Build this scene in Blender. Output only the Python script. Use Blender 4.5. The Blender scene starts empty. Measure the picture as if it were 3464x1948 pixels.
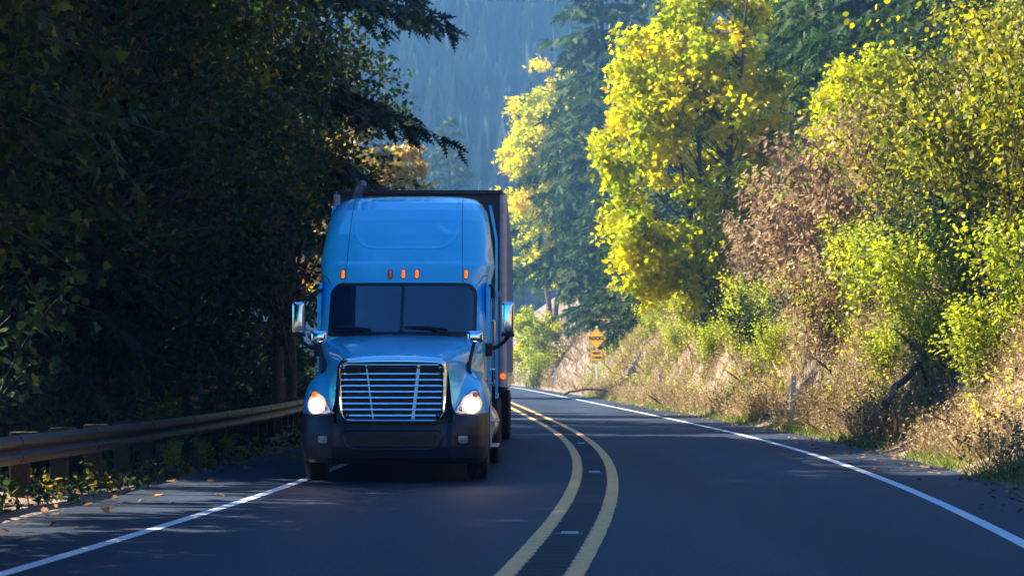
import bpy, bmesh, math, random
import numpy as np
from mathutils import Vector, Matrix
from mathutils.bvhtree import BVHTree

R = math.radians
sc = bpy.context.scene
col = sc.collection
rng = np.random.RandomState(7)

# ------------------------------------------------------------------ camera
cd = bpy.data.cameras.new("camera")
cam = bpy.data.objects.new("camera", cd)
col.objects.link(cam)
cam.location = (0, 0, 1.425)
cam.rotation_euler = (R(90), 0, 0)
cd.sensor_width = 36
cd.lens = 85
cd.shift_y = 0.0798
cd.clip_start = 0.5
cd.clip_end = 5000
cd.dof.use_dof = True
cd.dof.focus_distance = 32.0
cd.dof.aperture_fstop = 4.5
sc.camera = cam

# ------------------------------------------------------------------ light
SUN_EL, SUN_AZ = 41.0, 168.0          # azimuth measured from +X towards +Y: sun is left and ahead
to_sun = Vector((math.cos(R(SUN_AZ)) * math.cos(R(SUN_EL)), math.sin(R(SUN_AZ)) * math.cos(R(SUN_EL)), math.sin(R(SUN_EL))))
world = bpy.data.worlds.new("World")
sc.world = world
world.use_nodes = True
wn = world.node_tree.nodes
wl = world.node_tree.links
bg = wn["Background"]
sky = wn.new("ShaderNodeTexSky")
sky.sky_type = 'NISHITA'
sky.sun_disc = False
sky.sun_elevation = R(SUN_EL)
sky.sun_rotation = math.atan2(to_sun.x, to_sun.y)
sky.air_density = 1.0
sky.dust_density = 0.3
sky.ozone_density = 3.0
hsv = wn.new("ShaderNodeHueSaturation")
hsv.inputs["Saturation"].default_value = 1.25
wl.new(sky.outputs[0], hsv.inputs["Color"])
tn = wn.new("ShaderNodeMix"); tn.data_type = 'RGBA'; tn.blend_type = 'MULTIPLY'; tn.inputs[0].default_value = 1
tn.inputs[7].default_value = (.24, .83, 1.24, 1)
wl.new(hsv.outputs[0], tn.inputs[6])
wl.new(tn.outputs[2], bg.inputs[0])
bg.inputs[1].default_value = 0.05
ld = bpy.data.lights.new("sun", 'SUN')
ld.energy = 5.0
ld.angle = R(0.53)
ld.color = (1.0, 0.9, 0.72)
sun = bpy.data.objects.new("sun", ld)
col.objects.link(sun)
sun.rotation_euler = to_sun.to_track_quat('Z', 'Y').to_euler()
sc.view_settings.view_transform = 'Standard'
sc.view_settings.look = 'None'
sc.view_settings.exposure = 2.4
sc.view_settings.gamma = 1
sc.render.engine = 'CYCLES'
sc.cycles.max_bounces = 8
sc.cycles.diffuse_bounces = 3
sc.cycles.transmission_bounces = 5
sc.cycles.volume_bounces = 0
sc.cycles.use_denoising = True

# ------------------------------------------------------------------ materials
def newmat(name):
    m = bpy.data.materials.new(name)
    m.use_nodes = True
    return m, m.node_tree.nodes, m.node_tree.links, m.node_tree.nodes["Principled BSDF"]

def mat(name, c, rough=0.5, metal=0.0, coat=0.0, var=0.0, scale=8.0, bump=0.0, bscale=60.0, emit=None, estr=0.0, spec=None, rvar=0.0):
    m, n, l, p = newmat(name)
    p.inputs["Base Color"].default_value = (*c, 1)
    p.inputs["Roughness"].default_value = rough
    p.inputs["Metallic"].default_value = metal
    p.inputs["Coat Weight"].default_value = coat
    p.inputs["Coat Roughness"].default_value = 0.04
    if spec is not None:
        p.inputs["Specular IOR Level"].default_value = spec
    if emit:
        p.inputs["Emission Color"].default_value = (*emit, 1)
        p.inputs["Emission Strength"].default_value = estr
    tc = n.new("ShaderNodeTexCoord")
    if var > 0:
        t = n.new("ShaderNodeTexNoise"); t.inputs["Scale"].default_value = scale; t.inputs["Detail"].default_value = 6
        l.new(tc.outputs["Object"], t.inputs["Vector"])
        r = n.new("ShaderNodeValToRGB")
        r.color_ramp.elements[0].position = 0.3; r.color_ramp.elements[1].position = 0.7
        r.color_ramp.elements[0].color = (*[x * (1 - var) for x in c], 1)
        r.color_ramp.elements[1].color = (*[min(1, x * (1 + var)) for x in c], 1)
        l.new(t.outputs["Fac"], r.inputs[0]); l.new(r.outputs[0], p.inputs["Base Color"])
        if rvar > 0:
            mr = n.new("ShaderNodeMapRange")
            mr.inputs["To Min"].default_value = max(0, rough - rvar); mr.inputs["To Max"].default_value = rough + rvar
            l.new(t.outputs["Fac"], mr.inputs["Value"]); l.new(mr.outputs[0], p.inputs["Roughness"])
    if bump > 0:
        t2 = n.new("ShaderNodeTexNoise"); t2.inputs["Scale"].default_value = bscale; t2.inputs["Detail"].default_value = 5
        l.new(tc.outputs["Object"], t2.inputs["Vector"])
        b = n.new("ShaderNodeBump"); b.inputs["Strength"].default_value = bump; b.inputs["Distance"].default_value = 0.02
        l.new(t2.outputs["Fac"], b.inputs["Height"]); l.new(b.outputs[0], p.inputs["Normal"])
    return m

def leafmat(name, cols, trans=0.5, rough=0.45, sat=1.0, bright=1.4, spec=0.4):
    m, n, l, p = newmat(name)
    a = n.new("ShaderNodeAttribute"); a.attribute_name = "tint"
    r = n.new("ShaderNodeValToRGB")
    e = r.color_ramp.elements
    while len(e) < len(cols): e.new(0.5)
    for i, (pos, c) in enumerate(cols):
        e[i].position = pos; e[i].color = (*c, 1)
    l.new(a.outputs["Fac"], r.inputs[0])
    l.new(r.outputs[0], p.inputs["Base Color"])
    p.inputs["Roughness"].default_value = rough
    p.inputs["Specular IOR Level"].default_value = spec
    h = n.new("ShaderNodeHueSaturation"); h.inputs["Value"].default_value = bright; h.inputs["Saturation"].default_value = sat
    l.new(r.outputs[0], h.inputs["Color"])
    t = n.new("ShaderNodeBsdfTranslucent"); l.new(h.outputs[0], t.inputs["Color"])
    mx = n.new("ShaderNodeMixShader"); mx.inputs[0].default_value = trans
    l.new(p.outputs[0], mx.inputs[1]); l.new(t.outputs[0], mx.inputs[2])
    l.new(mx.outputs[0], n["Material Output"].inputs[0])
    return m

M = {}
M['paint'] = mat('blue_paint', (0.04, 0.55, 0.92), 0.3, 0.0, 1.0, var=0.06, scale=3, spec=0.35)
M['paint_dark'] = mat('seam', (0.004, 0.02, 0.05), 0.6)
M['chrome'] = mat('chrome', (0.82, 0.83, 0.85), 0.09, 1.0)
M['pipe'] = mat('weathered_steel', (0.12, 0.13, 0.15), 0.45, 0.6, var=0.3)
M['post_grey'] = mat('grey_paint', (0.40, 0.43, 0.48), 0.5, var=0.15)
M['alu'] = mat('aluminium', (0.55, 0.57, 0.6), 0.32, 1.0, var=0.1)
M['plastic'] = mat('dark_plastic', (0.016, 0.021, 0.034), 0.42, var=0.25, scale=6)
M['black'] = mat('black', (0.006, 0.006, 0.007), 0.5)
M['glass'] = mat('tinted_glass', (0.002, 0.02, 0.055), 0.03, 0.0, 1.0)
M['lens'] = mat('lens', (0.5, 0.5, 0.5), 0.12, 0.6, 1.0, emit=(1.0, 0.6, 0.36), estr=0.08)
M['bowl'] = mat('lit_reflector', (0.8, 0.7, 0.6), 0.3, emit=(1.0, 0.58, 0.30), estr=0.17)
M['lamp'] = mat('lamp_on', (1, 1, 1), 0.3, emit=(1.0, 0.80, 0.55), estr=16)
M['amber'] = mat('amber', (0.55, 0.11, 0.01), 0.15, 0, 0.6, emit=(1, 0.12, 0.01), estr=0.02)
M['amber_on'] = mat('amber_on', (0.6, 0.14, 0.01), 0.2, 0, 0.6, emit=(1, 0.13, 0.003), estr=0.32)
M['fog'] = mat('fog_lens', (0.35, 0.37, 0.36), 0.2, 0.2, 0.5)
M['rubber'] = mat('rubber', (0.012, 0.012, 0.013), 0.75, bump=0.4, bscale=40)
M['white_panel'] = mat('white_panel', (0.27, 0.33, 0.43), 0.4, var=0.08, scale=2)
M['dark_panel'] = mat('dark_panel', (0.01, 0.013, 0.02), 0.4, var=0.2, scale=2)
M['steel'] = mat('galvanised', (0.45, 0.46, 0.47), 0.5, 0.7, var=0.2)
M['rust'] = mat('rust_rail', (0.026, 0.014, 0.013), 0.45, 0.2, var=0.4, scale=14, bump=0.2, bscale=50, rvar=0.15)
M['wood_post'] = mat('old_timber', (0.016, 0.013, 0.011), 0.85, var=0.4, scale=20, bump=0.4)
M['sign'] = mat('sign_yellow', (0.95, 0.45, 0.008), 0.42, var=0.08, scale=5)
M['signblack'] = mat('sign_black', (0.012, 0.012, 0.012), 0.5)
M['post_white'] = mat('post_grey_white', (0.62, 0.62, 0.6), 0.6, var=0.25, scale=12)
M['bark'] = mat('bark', (0.055, 0.042, 0.034), 0.9, var=0.5, scale=14, bump=0.8, bscale=25)
M['bark_grey'] = mat('bark_grey', (0.06, 0.053, 0.047), 0.85, var=0.4, scale=14, bump=0.6, bscale=25)
M['deadwood'] = mat('dead_wood', (0.12, 0.085, 0.06), 0.85, var=0.4, scale=9, bump=0.7, bscale=25)

# ------------------------------------------------------------------ tagging
def tag(o, label=None, cat=None, group=None, kind=None):
    if label: o['label'] = label
    if cat: o['category'] = cat
    if group: o['group'] = group
    if kind: o['kind'] = kind
    return o

def empty(name, loc, rz=0.0):
    o = bpy.data.objects.new(name, None)
    col.objects.link(o)
    o.location = loc
    o.rotation_euler = (0, 0, rz)
    o.empty_display_size = 0.3
    return o

def copy_tree(o, parent=None):
    c = o.copy()
    col.objects.link(c)
    if parent: c.parent = parent
    for ch in list(o.children): copy_tree(ch, c)
    return c

class MB:
    """collects geometry for ONE mesh object"""
    def __init__(s): s.v = []; s.f = []
    def add(s, vs, fs):
        b = len(s.v)
        s.v += [tuple(x) for x in vs]
        s.f += [tuple(i + b for i in f) for f in fs]
        return s
    def box(s, x0, x1, y0, y1, z0, z1, bev=0.0):
        if bev <= 0:
            v = [(x, y, z) for z in (z0, z1) for y in (y0, y1) for x in (x0, x1)]
            return s.add(v, [(0, 2, 3, 1), (4, 5, 7, 6), (0, 1, 5, 4), (2, 6, 7, 3), (0, 4, 6, 2), (1, 3, 7, 5)])
        bm = bmesh.new()
        bmesh.ops.create_cube(bm, size=1)
        for w in bm.verts:
            w.co = Vector(((x0 + x1) / 2 + w.co.x * (x1 - x0), (y0 + y1) / 2 + w.co.y * (y1 - y0), (z0 + z1) / 2 + w.co.z * (z1 - z0)))
        bmesh.ops.bevel(bm, geom=list(bm.edges), offset=bev, segments=3, affect='EDGES', profile=0.6)
        bm.verts.index_update()
        s.add([w.co[:] for w in bm.verts], [[w.index for w in f.verts] for f in bm.faces])
        bm.free()
        return s
    def tube(s, pts, rad, n=8, cap=True):
        pts = [Vector(p) for p in pts]
        if not hasattr(rad, '__len__'): rad = [rad] * len(pts)
        rings = []
        up = Vector((0, 0, 1))
        for i, p in enumerate(pts):
            d = (pts[min(i + 1, len(pts) - 1)] - pts[max(i - 1, 0)])
            if d.length < 1e-9: d = Vector((0, 0, 1))
            d.normalize()
            a = d.cross(up)
            if a.length < 1e-3: a = d.cross(Vector((1, 0, 0)))
            a.normalize(); b = a.cross(d)
            rings.append([p + (a * math.cos(2 * math.pi * k / n) + b * math.sin(2 * math.pi * k / n)) * rad[i] for k in range(n)])
        vs = [q for r in rings for q in r]
        fs = []
        for i in range(len(pts) - 1):
            for k in range(n):
                k2 = (k + 1) % n
                fs.append((i * n + k, i * n + k2, (i + 1) * n + k2, (i + 1) * n + k))
        if cap:
            fs.append(tuple(range(n))[::-1])
            fs.append(tuple((len(pts) - 1) * n + k for k in range(n)))
        return s.add(vs, fs)
    def lathe(s, prof, axis='x', c=(0, 0, 0), n=36):
        """prof: list of (offset along axis, radius)"""
        vs = []
        for a, r in prof:
            for k in range(n):
                t = 2 * math.pi * k / n
                q = (a, r * math.cos(t), r * math.sin(t))
                if axis == 'y': q = (q[1], q[0], q[2])
                if axis == 'z': q = (q[1], q[2], q[0])
                vs.append((q[0] + c[0], q[1] + c[1], q[2] + c[2]))
        fs = []
        for i in range(len(prof) - 1):
            for k in range(n):
                k2 = (k + 1) % n
                fs.append((i * n + k, i * n + k2, (i + 1) * n + k2, (i + 1) * n + k))
        return s.add(vs, fs)
    def loft(s, rings, closed=True, cap0=False, cap1=False):
        n = len(rings[0])
        vs = [q for r in rings for q in r]
        fs = []
        for i in range(len(rings) - 1):
            for k in range(n if closed else n - 1):
                k2 = (k + 1) % n
                fs.append((i * n + k, i * n + k2, (i + 1) * n + k2, (i + 1) * n + k))
        if cap0: fs.append(tuple(range(n))[::-1])
        if cap1: fs.append(tuple((len(rings) - 1) * n + k for k in range(n)))
        return s.add(vs, fs)
    def build(s, name, m, parent=None, smooth=True, angle=35):
        me = bpy.data.meshes.new(name)
        me.from_pydata(s.v, [], s.f)
        bm = bmesh.new(); bm.from_mesh(me)
        bmesh.ops.recalc_face_normals(bm, faces=bm.faces)
        bm.to_mesh(me); bm.free()
        if m: me.materials.append(m)
        if smooth:
            me.shade_smooth()
            me.set_sharp_from_angle(angle=R(angle))
        o = bpy.data.objects.new(name, me)
        col.objects.link(o)
        if parent: o.parent = parent
        return o

def polys(name, chunks, m, parent=None, smooth=False):
    """chunks: list of (V (N,K,3), tint (N,))  -> one mesh of N separate K-gons with a per-point tint attribute"""
    chunks = [c for c in chunks if len(c[0])]
    co = np.concatenate([c[0].reshape(-1, 3) for c in chunks]).astype(np.float32)
    tot = np.concatenate([np.full(c[0].shape[0], c[0].shape[1], np.int32) for c in chunks])
    tint = np.concatenate([np.repeat(c[1], c[0].shape[1]) for c in chunks]).astype(np.float32)
    start = np.concatenate([[0], np.cumsum(tot)[:-1]]).astype(np.int32)
    me = bpy.data.meshes.new(name)
    me.vertices.add(len(co)); me.loops.add(len(co)); me.polygons.add(len(tot))
    me.vertices.foreach_set("co", co.ravel())
    me.loops.foreach_set("vertex_index", np.arange(len(co), dtype=np.int32))
    me.polygons.foreach_set("loop_start", start)
    at = me.attributes.new("tint", 'FLOAT', 'POINT')
    at.data.foreach_set("value", tint)
    me.update(calc_edges=True)
    me.materials.append(m)
    o = bpy.data.objects.new(name, me)
    col.objects.link(o)
    if parent: o.parent = parent
    return o

# ------------------------------------------------------------------ road geometry
KY = np.array([-60, -30, 0, 16.7, 22.7, 34.1, 49.6, 68.2, 96.3, 130, 160, 222, 300, 420, 700, 1500.])
KX = np.array([-10.5, -5.4, -1.3, .19, .62, 1.16, 1.30, .88, .0, -1.15, -2.2, -5.0, -11.0, -26, -70, -200.])
def _spline(x, y):
    n = len(x); h = np.diff(x); A = np.eye(n); b = np.zeros(n)
    for i in range(1, n - 1):
        A[i, i - 1] = h[i - 1]; A[i, i] = 2 * (h[i - 1] + h[i]); A[i, i + 1] = h[i]
        b[i] = 6 * ((y[i + 1] - y[i]) / h[i] - (y[i] - y[i - 1]) / h[i - 1])
    return np.linalg.solve(A, b)
KM = _spline(KY, KX)
def cx(Y):
    Y = np.asarray(Y, float)
    i = np.clip(np.searchsorted(KY, Y) - 1, 0, len(KY) - 2)
    h = KY[i + 1] - KY[i]; a = (KY[i + 1] - Y) / h; b = (Y - KY[i]) / h
    return a * KX[i] + b * KX[i + 1] + ((a ** 3 - a) * KM[i] + (b ** 3 - b) * KM[i + 1]) * h * h / 6
UU = np.array([-300, -60, -25, -14, -8.8, -6.8, -5.5, -5.0, 4.9, 5.3, 6.2, 7.2, 9, 12, 18, 30, 50, 90, 300.])
ZZ = np.array([-16, -12, -5, -2.2, -.5, -.12, -.03, -.06, -.06, .03, .4, 2.1, 4.5, 7.8, 13.5, 22, 32, 46, 56.])
def hsh(x, y, s):      # smooth value noise
    xi = np.floor(x / s); yi = np.floor(y / s); fx = x / s - xi; fy = y / s - yi
    fx = fx * fx * (3 - 2 * fx); fy = fy * fy * (3 - 2 * fy)
    def g(a, b):
        v = np.sin(a * 127.1 + b * 311.7) * 43758.5453
        return v - np.floor(v)
    return (g(xi, yi) * (1 - fx) + g(xi + 1, yi) * fx) * (1 - fy) + (g(xi, yi + 1) * (1 - fx) + g(xi + 1, yi + 1) * fx) * fy
def zg(u, Y):
    u = np.asarray(u, float); Y = np.asarray(Y, float)
    z = np.interp(u, UU, ZZ)
    off = np.clip((np.abs(u) - 5.3) / 3, 0, 1)
    z = z + off * (hsh(u, Y, 4.0) - .5) * .9 + np.clip((np.abs(u) - 5.1) / .8, 0, 1) * (hsh(u + 50, Y, .9) - .5) * .16
    gully = np.clip((u - 7) / 6, 0, 1) * (hsh(Y + u * .7, u * .3, 9.0) - .5) * 3.0
    z = z + gully
    far = np.clip((Y - 400) / 330, 0, 1)
    X = u + cx(Y)
    hill = far * 205 * (0.8 + .4 * hsh(X, Y, 120)) + np.minimum(1, far * 6) * hsh(X, Y, 45) * 9 - np.minimum(1, far * 6) * 8
    return z * (1 - np.clip((Y - 280) / 130, 0, 1) * .92) + hill
def gx(u, Y): return float(u + cx(Y))
def gpt(u, Y): return Vector((gx(u, Y), Y, float(zg(u, Y))))

def sheet(name, u0, u1, ys, z, m, nu=1, zf=None, jag=0.0):
    ys = np.asarray(ys)
    us = np.linspace(u0, u1, nu + 1)
    c = cx(ys)
    V = []
    jr = np.random.RandomState(3)
    for j in range(len(ys)):
        for i, u in enumerate(us):
            uu = u
            if jag and i in (0, nu): uu = u + jr.normal(0, jag)
            zz = z if zf is None else z + zf(uu, ys[j])
            V.append((uu + c[j], ys[j], zz))
    F = []
    w = nu + 1
    for j in range(len(ys) - 1):
        for i in range(nu):
            F.append((j * w + i, j * w + i + 1, (j + 1) * w + i + 1, (j + 1) * w + i))
    b = MB(); b.add(V, F)
    o = b.build(name, m, smooth=False)
    tag(o, kind='structure')
    return o

# asphalt
def asphalt(name, c, patch=0.35):
    m, n, l, p = newmat(name)
    tc = n.new("ShaderNodeTexCoord")
    t1 = n.new("ShaderNodeTexNoise"); t1.inputs["Scale"].default_value = 0.35; t1.inputs["Detail"].default_value = 5
    t2 = n.new("ShaderNodeTexNoise"); t2.inputs["Scale"].default_value = 55; t2.inputs["Detail"].default_value = 3
    mp = n.new("ShaderNodeMapping"); mp.inputs["Scale"].default_value = (1.6, .12, 1)
    l.new(tc.outputs["Object"], mp.inputs[0]); l.new(mp.outputs[0], t1.inputs[0]); l.new(tc.outputs["Object"], t2.inputs[0])
    r = n.new("ShaderNodeValToRGB")
    r.color_ramp.elements[0].position = .35; r.color_ramp.elements[1].position = .68
    r.color_ramp.elements[0].color = (*[x * (1 - patch) for x in c], 1)
    r.color_ramp.elements[1].color = (*[x * (1 + patch) for x in c], 1)
    l.new(t1.outputs["Fac"], r.inputs[0])
    v = n.new("ShaderNodeTexVoronoi"); v.inputs["Scale"].default_value = 70
    l.new(tc.outputs["Object"], v.inputs["Vector"])
    r2 = n.new("ShaderNodeValToRGB")
    r2.color_ramp.elements[0].position = .0; r2.color_ramp.elements[1].position = .8
    r2.color_ramp.elements[0].color = (.2, .2, .2, 1); r2.color_ramp.elements[1].color = (1.9, 1.9, 1.9, 1)
    l.new(v.outputs["Color"], r2.inputs[0])
    mx = n.new("ShaderNodeMix"); mx.data_type = 'RGBA'; mx.blend_type = 'MULTIPLY'; mx.inputs[0].default_value = .8
    l.new(r.outputs[0], mx.inputs[6]); l.new(r2.outputs[0], mx.inputs[7])
    l.new(mx.outputs[2], p.inputs["Base Color"])
    p.inputs["Roughness"].default_value = .7; p.inputs["Specular IOR Level"].default_value = .22
    b = n.new("ShaderNodeBump"); b.inputs["Strength"].default_value = .6; b.inputs["Distance"].default_value = .012
    l.new(t2.outputs["Fac"], b.inputs["Height"]); l.new(b.outputs[0], p.inputs["Normal"])
    return m
M['asphalt'] = asphalt('asphalt', (0.016, 0.027, 0.046))
M['rumble'] = asphalt('rumble_asphalt', (0.006, 0.010, 0.016), .25)

def paintmat(name, c, lo, hi):
    """road paint worn through in irregular flakes (asphalt colour shows)"""
    m, n, l, p = newmat(name)
    tc = n.new("ShaderNodeTexCoord")
    t = n.new("ShaderNodeTexNoise"); t.inputs["Scale"].default_value = 9; t.inputs["Detail"].default_value = 9; t.inputs["Roughness"].default_value = .7
    l.new(tc.outputs["Object"], t.inputs[0])
    r = n.new("ShaderNodeValToRGB")
    r.color_ramp.elements[0].position = lo; r.color_ramp.elements[1].position = hi
    r.color_ramp.elements[0].color = (.06, .06, .065, 1); r.color_ramp.elements[1].color = (*c, 1)
    l.new(t.outputs["Fac"], r.inputs[0]); l.new(r.outputs[0], p.inputs["Base Color"])
    p.inputs["Roughness"].default_value = .55
    t2 = n.new("ShaderNodeTexNoise"); t2.inputs["Scale"].default_value = 60
    l.new(tc.outputs["Object"], t2.inputs[0])
    b = n.new("ShaderNodeBump"); b.inputs["Strength"].default_value = .4; b.inputs["Distance"].default_value = .01
    l.new(t2.outputs["Fac"], b.inputs["Height"]); l.new(b.outputs[0], p.inputs["Normal"])
    return m
M['white_line'] = paintmat('white_road_paint', (.72, .74, .76), .3, .44)
M['yellow_line'] = paintmat('yellow_road_paint', (.85, .42, .085), .30, .44)

ROADY = np.concatenate([np.arange(-40, 120, 1.0), np.arange(120, 460, 4.0)])
sheet('road', -5.35, 5.05, ROADY, 0.0, M['asphalt'], nu=14, jag=.06)
sheet('edge_line_left', -3.82, -3.69, ROADY, .005, M['white_line'])
sheet('edge_line_right', 3.70, 3.83, ROADY, .005, M['white_line'])
ry = np.arange(-5, 110, .05)
sheet('rumble_strip', -.27, .27, ry, .004, M['rumble'], nu=3, zf=lambda u, y: (.0055 * (1 + math.sin(y * 2 * math.pi / .34)) if abs(u) < .2 and (y % 12.9) > 1.6 else 0.0))
LY = np.arange(-10, 230, .2)
sheet('yellow_line_left', -.31, -.165, LY, .009, M['yellow_line'], jag=.002)
sheet('yellow_line_right', .165, .31, LY, .009, M['yellow_line'], jag=.002)
# ground sheet
def groundmat():
    m, n, l, p = newmat('earth')
    tc = n.new("ShaderNodeTexCoord")
    t = n.new("ShaderNodeTexNoise"); t.inputs["Scale"].default_value = .9; t.inputs["Detail"].default_value = 9; t.inputs["Roughness"].default_value = .65
    l.new(tc.outputs["Object"], t.inputs[0])
    r = n.new("ShaderNodeValToRGB")
    e = r.color_ramp.elements
    e[0].position = .32; e[0].color = (.06, .042, .03, 1)
    e[1].position = .68; e[1].color = (.3, .22, .15, 1)
    q = e.new(.5); q.color = (.17, .12, .08, 1)
    l.new(t.outputs["Fac"], r.inputs[0]); l.new(r.outputs[0], p.inputs["Base Color"])
    p.inputs["Roughness"].default_value = .95
    t2 = n.new("ShaderNodeTexNoise"); t2.inputs["Scale"].default_value = 6; t2.inputs["Detail"].default_value = 8
    l.new(tc.outputs["Object"], t2.inputs[0])
    b = n.new("ShaderNodeBump"); b.inputs["Strength"].default_value = 1; b.inputs["Distance"].default_value = .15
    l.new(t2.outputs["Fac"], b.inputs["Height"]); l.new(b.outputs[0], p.inputs["Normal"])
    return m
M['earth'] = groundmat()
gu = np.concatenate([np.array([-300, -200, -120, -80]), np.arange(-60, -12, 3.0), np.arange(-12, -5.5, .5), np.array([-5.5, -5.2, -5.0, -2, 2, 4.85, 5.0, 5.15, 5.3]), np.arange(5.5, 14, .5), np.arange(14, 40, 2.0), np.array([42, 50, 60, 75, 90, 120, 160, 220, 300])])
gy = np.concatenate([np.arange(-60, 20, 5.0), np.arange(20, 130, .8), np.arange(130, 300, 4.0), np.arange(300, 741, 8.0)])
GU, GY = np.meshgrid(gu, gy)
GZ = zg(GU, GY); GX = GU + cx(GY)
V = np.stack([GX, GY, GZ], -1).reshape(-1, 3)
w = len(gu)
F = [(j * w + i, j * w + i + 1, (j + 1) * w + i + 1, (j + 1) * w + i) for j in range(len(gy) - 1) for i in range(w - 1)]
b = MB(); b.add(V.tolist(), F)
tag(b.build('ground', M['earth'], angle=60), kind='structure')

# ================================================================== TRUCK
TX, TY = -1.50, 30.3
truck = empty('semi_truck', (TX, TY, 0.008), -0.010)
tag(truck, 'bright blue semi truck tractor with lit headlights and chrome grille driving towards the viewer', 'truck')

# --- cab and raised roof sleeper: horizontal sections, analytic front
CZ = [.62, 1.0, 1.88, 1.95, 2.2, 2.58, 2.68, 2.86, 2.90, 3.1, 3.3, 3.5, 3.66, 3.78, 3.86, 3.91, 3.935]
CF = [1.95, 1.95, 1.98, 2.03, 2.26, 2.60, 2.63, 2.73, 2.815, 2.96, 3.13, 3.34, 3.58, 3.85, 4.15, 4.5, 4.9]
CW = [1.13, 1.14, 1.145, 1.145, 1.15, 1.165, 1.175, 1.20, 1.205, 1.19, 1.165, 1.135, 1.10, 1.04, .97, .86, .68]
CB = 5.05
CN, CD = 3.4, .85
def cab_params(z): return np.interp(z, CZ, CF), np.interp(z, CZ, CW)
def cab_y(x, z):
    f, w = cab_params(z)
    t = min(abs(x) / w, .999)
    y = f + CD * (1 - (1 - t ** CN) ** (1 / CN))
    # shallow recessed panel on the roof fairing
    d = panel_in(x, z)
    return y + .03 * d
def panel_in(x, z):
    # 1 inside the recess, 0 outside; rounded bottom corners, open at the top
    cxp, r = .70, .28
    zb = 3.09
    ax = abs(x)
    dx = cxp - ax
    dz = z - zb
    if dx <= 0 or dz <= 0: return 0.0
    if dx < r and dz < r:
        d = r - math.hypot(r - dx, r - dz)
    else:
        d = min(dx, dz)
    return max(0.0, min(1.0, d / .022))
rings = []
zs = sorted(set([round(z, 4) for z in np.concatenate([np.linspace(.62, 2.85, 40), np.linspace(2.85, 3.935, 75)])]))
xn = np.concatenate([np.linspace(-1, -.9, 6)[:-1], np.linspace(-.9, .9, 121), np.linspace(.9, 1, 6)[1:]])
for z in zs:
    f, w = cab_params(z)
    ring = [(x * w, cab_y(x * w, z), z) for x in np.sign(xn) * (1 - (1 - np.abs(xn)) ** 1.6)]
    yb = CB
    ring += [(w * .999, f + CD + (yb - f - CD) * t, z) for t in (.15, .5, .97)]
    ring += [(w * .97, yb, z), (-w * .97, yb, z)]
    ring += [(-w * .999, f + CD + (yb - f - CD) * t, z) for t in (.97, .5, .15)]
    rings.append(ring)
b = MB(); b.loft(rings, cap0=True, cap1=True)
cab = b.build('cab', M['paint'], truck, angle=50)

# --- hood and fenders: control stations, smoothed by subdivision
ST = [
 [(0,.10,1.575),(.4,.105,1.57),(.66,.13,1.53),(.715,.15,1.35),(.735,.16,.95),(.80,.18,.84),(.98,.27,.85),(1.12,.45,.86),(1.185,.72,.86)],
 [(0,.35,1.63),(.42,.36,1.625),(.69,.38,1.585),(.765,.33,1.37),(.79,.27,1.08),(.87,.28,1.0),(1.01,.38,1.0),(1.13,.56,.98),(1.2,.8,.93)],
 [(0,.8,1.72),(.46,.8,1.715),(.76,.82,1.67),(.85,.72,1.47),(.865,.56,1.27),(.93,.52,1.22),(1.05,.6,1.2),(1.15,.74,1.13),(1.205,.9,1.02)],
 [(0,1.3,1.80),(.5,1.3,1.795),(.84,1.3,1.745),(.935,1.2,1.57),(.945,1.02,1.45),(.99,.97,1.39),(1.08,1.0,1.34),(1.165,1.08,1.24),(1.21,1.15,1.1)],
 [(0,1.75,1.86),(.53,1.75,1.855),(.97,1.75,1.80),(1.05,1.7,1.63),(1.05,1.6,1.49),(1.06,1.55,1.42),(1.12,1.55,1.34),(1.18,1.58,1.22),(1.205,1.55,1.08)],
 [(0,2.06,1.89),(.55,2.06,1.885),(1.03,2.06,1.84),(1.10,2.05,1.66),(1.105,2.05,1.46),(1.115,2.05,1.3),(1.15,2.08,1.15),(1.17,2.1,1.0),(1.19,2.1,.85)],
]
vs, fs = [], []
for s in ST:
    full = [(-x, y, z) for x, y, z in s[:0:-1]] + list(s)
    vs += full
nw = 17
for i in range(len(ST) - 1):
    for k in range(nw - 1):
        fs.append((i * nw + k, i * nw + k + 1, (i + 1) * nw + k + 1, (i + 1) * nw + k))
def subdivided(vs, fs, lv):
    me = bpy.data.meshes.new('tmp'); me.from_pydata(vs, [], fs)
    o = bpy.data.objects.new('tmp', me); col.objects.link(o)
    md = o.modifiers.new('s', 'SUBSURF'); md.levels = lv; md.render_levels = lv
    md.boundary_smooth = 'PRESERVE_CORNERS'
    dg = bpy.context.evaluated_depsgraph_get()
    ev = o.evaluated_get(dg).to_mesh()
    v = [x.co[:] for x in ev.vertices]; f = [tuple(p.vertices) for p in ev.polygons]
    o.evaluated_get(dg).to_mesh_clear()
    bpy.data.objects.remove(o); bpy.data.meshes.remove(me)
    return v, f
hv, hf = subdivided(vs, fs, 3)
b = MB(); b.add(hv, hf)
hood = b.build('hood', M['paint'], truck, angle=60)
hood_bvh = BVHTree.FromPolygons([Vector(v) for v in hv], hf)
def hood_y(x, z):
    h = hood_bvh.ray_cast(Vector((x, -2, z)), Vector((0, 1, 0)))
    return h[0].y if h[0] else None
def hood_top(x, y):
    h = hood_bvh.ray_cast(Vector((x, y, 4)), Vector((0, 0, -1)))
    return h[0].z if h[0] else None

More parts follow.
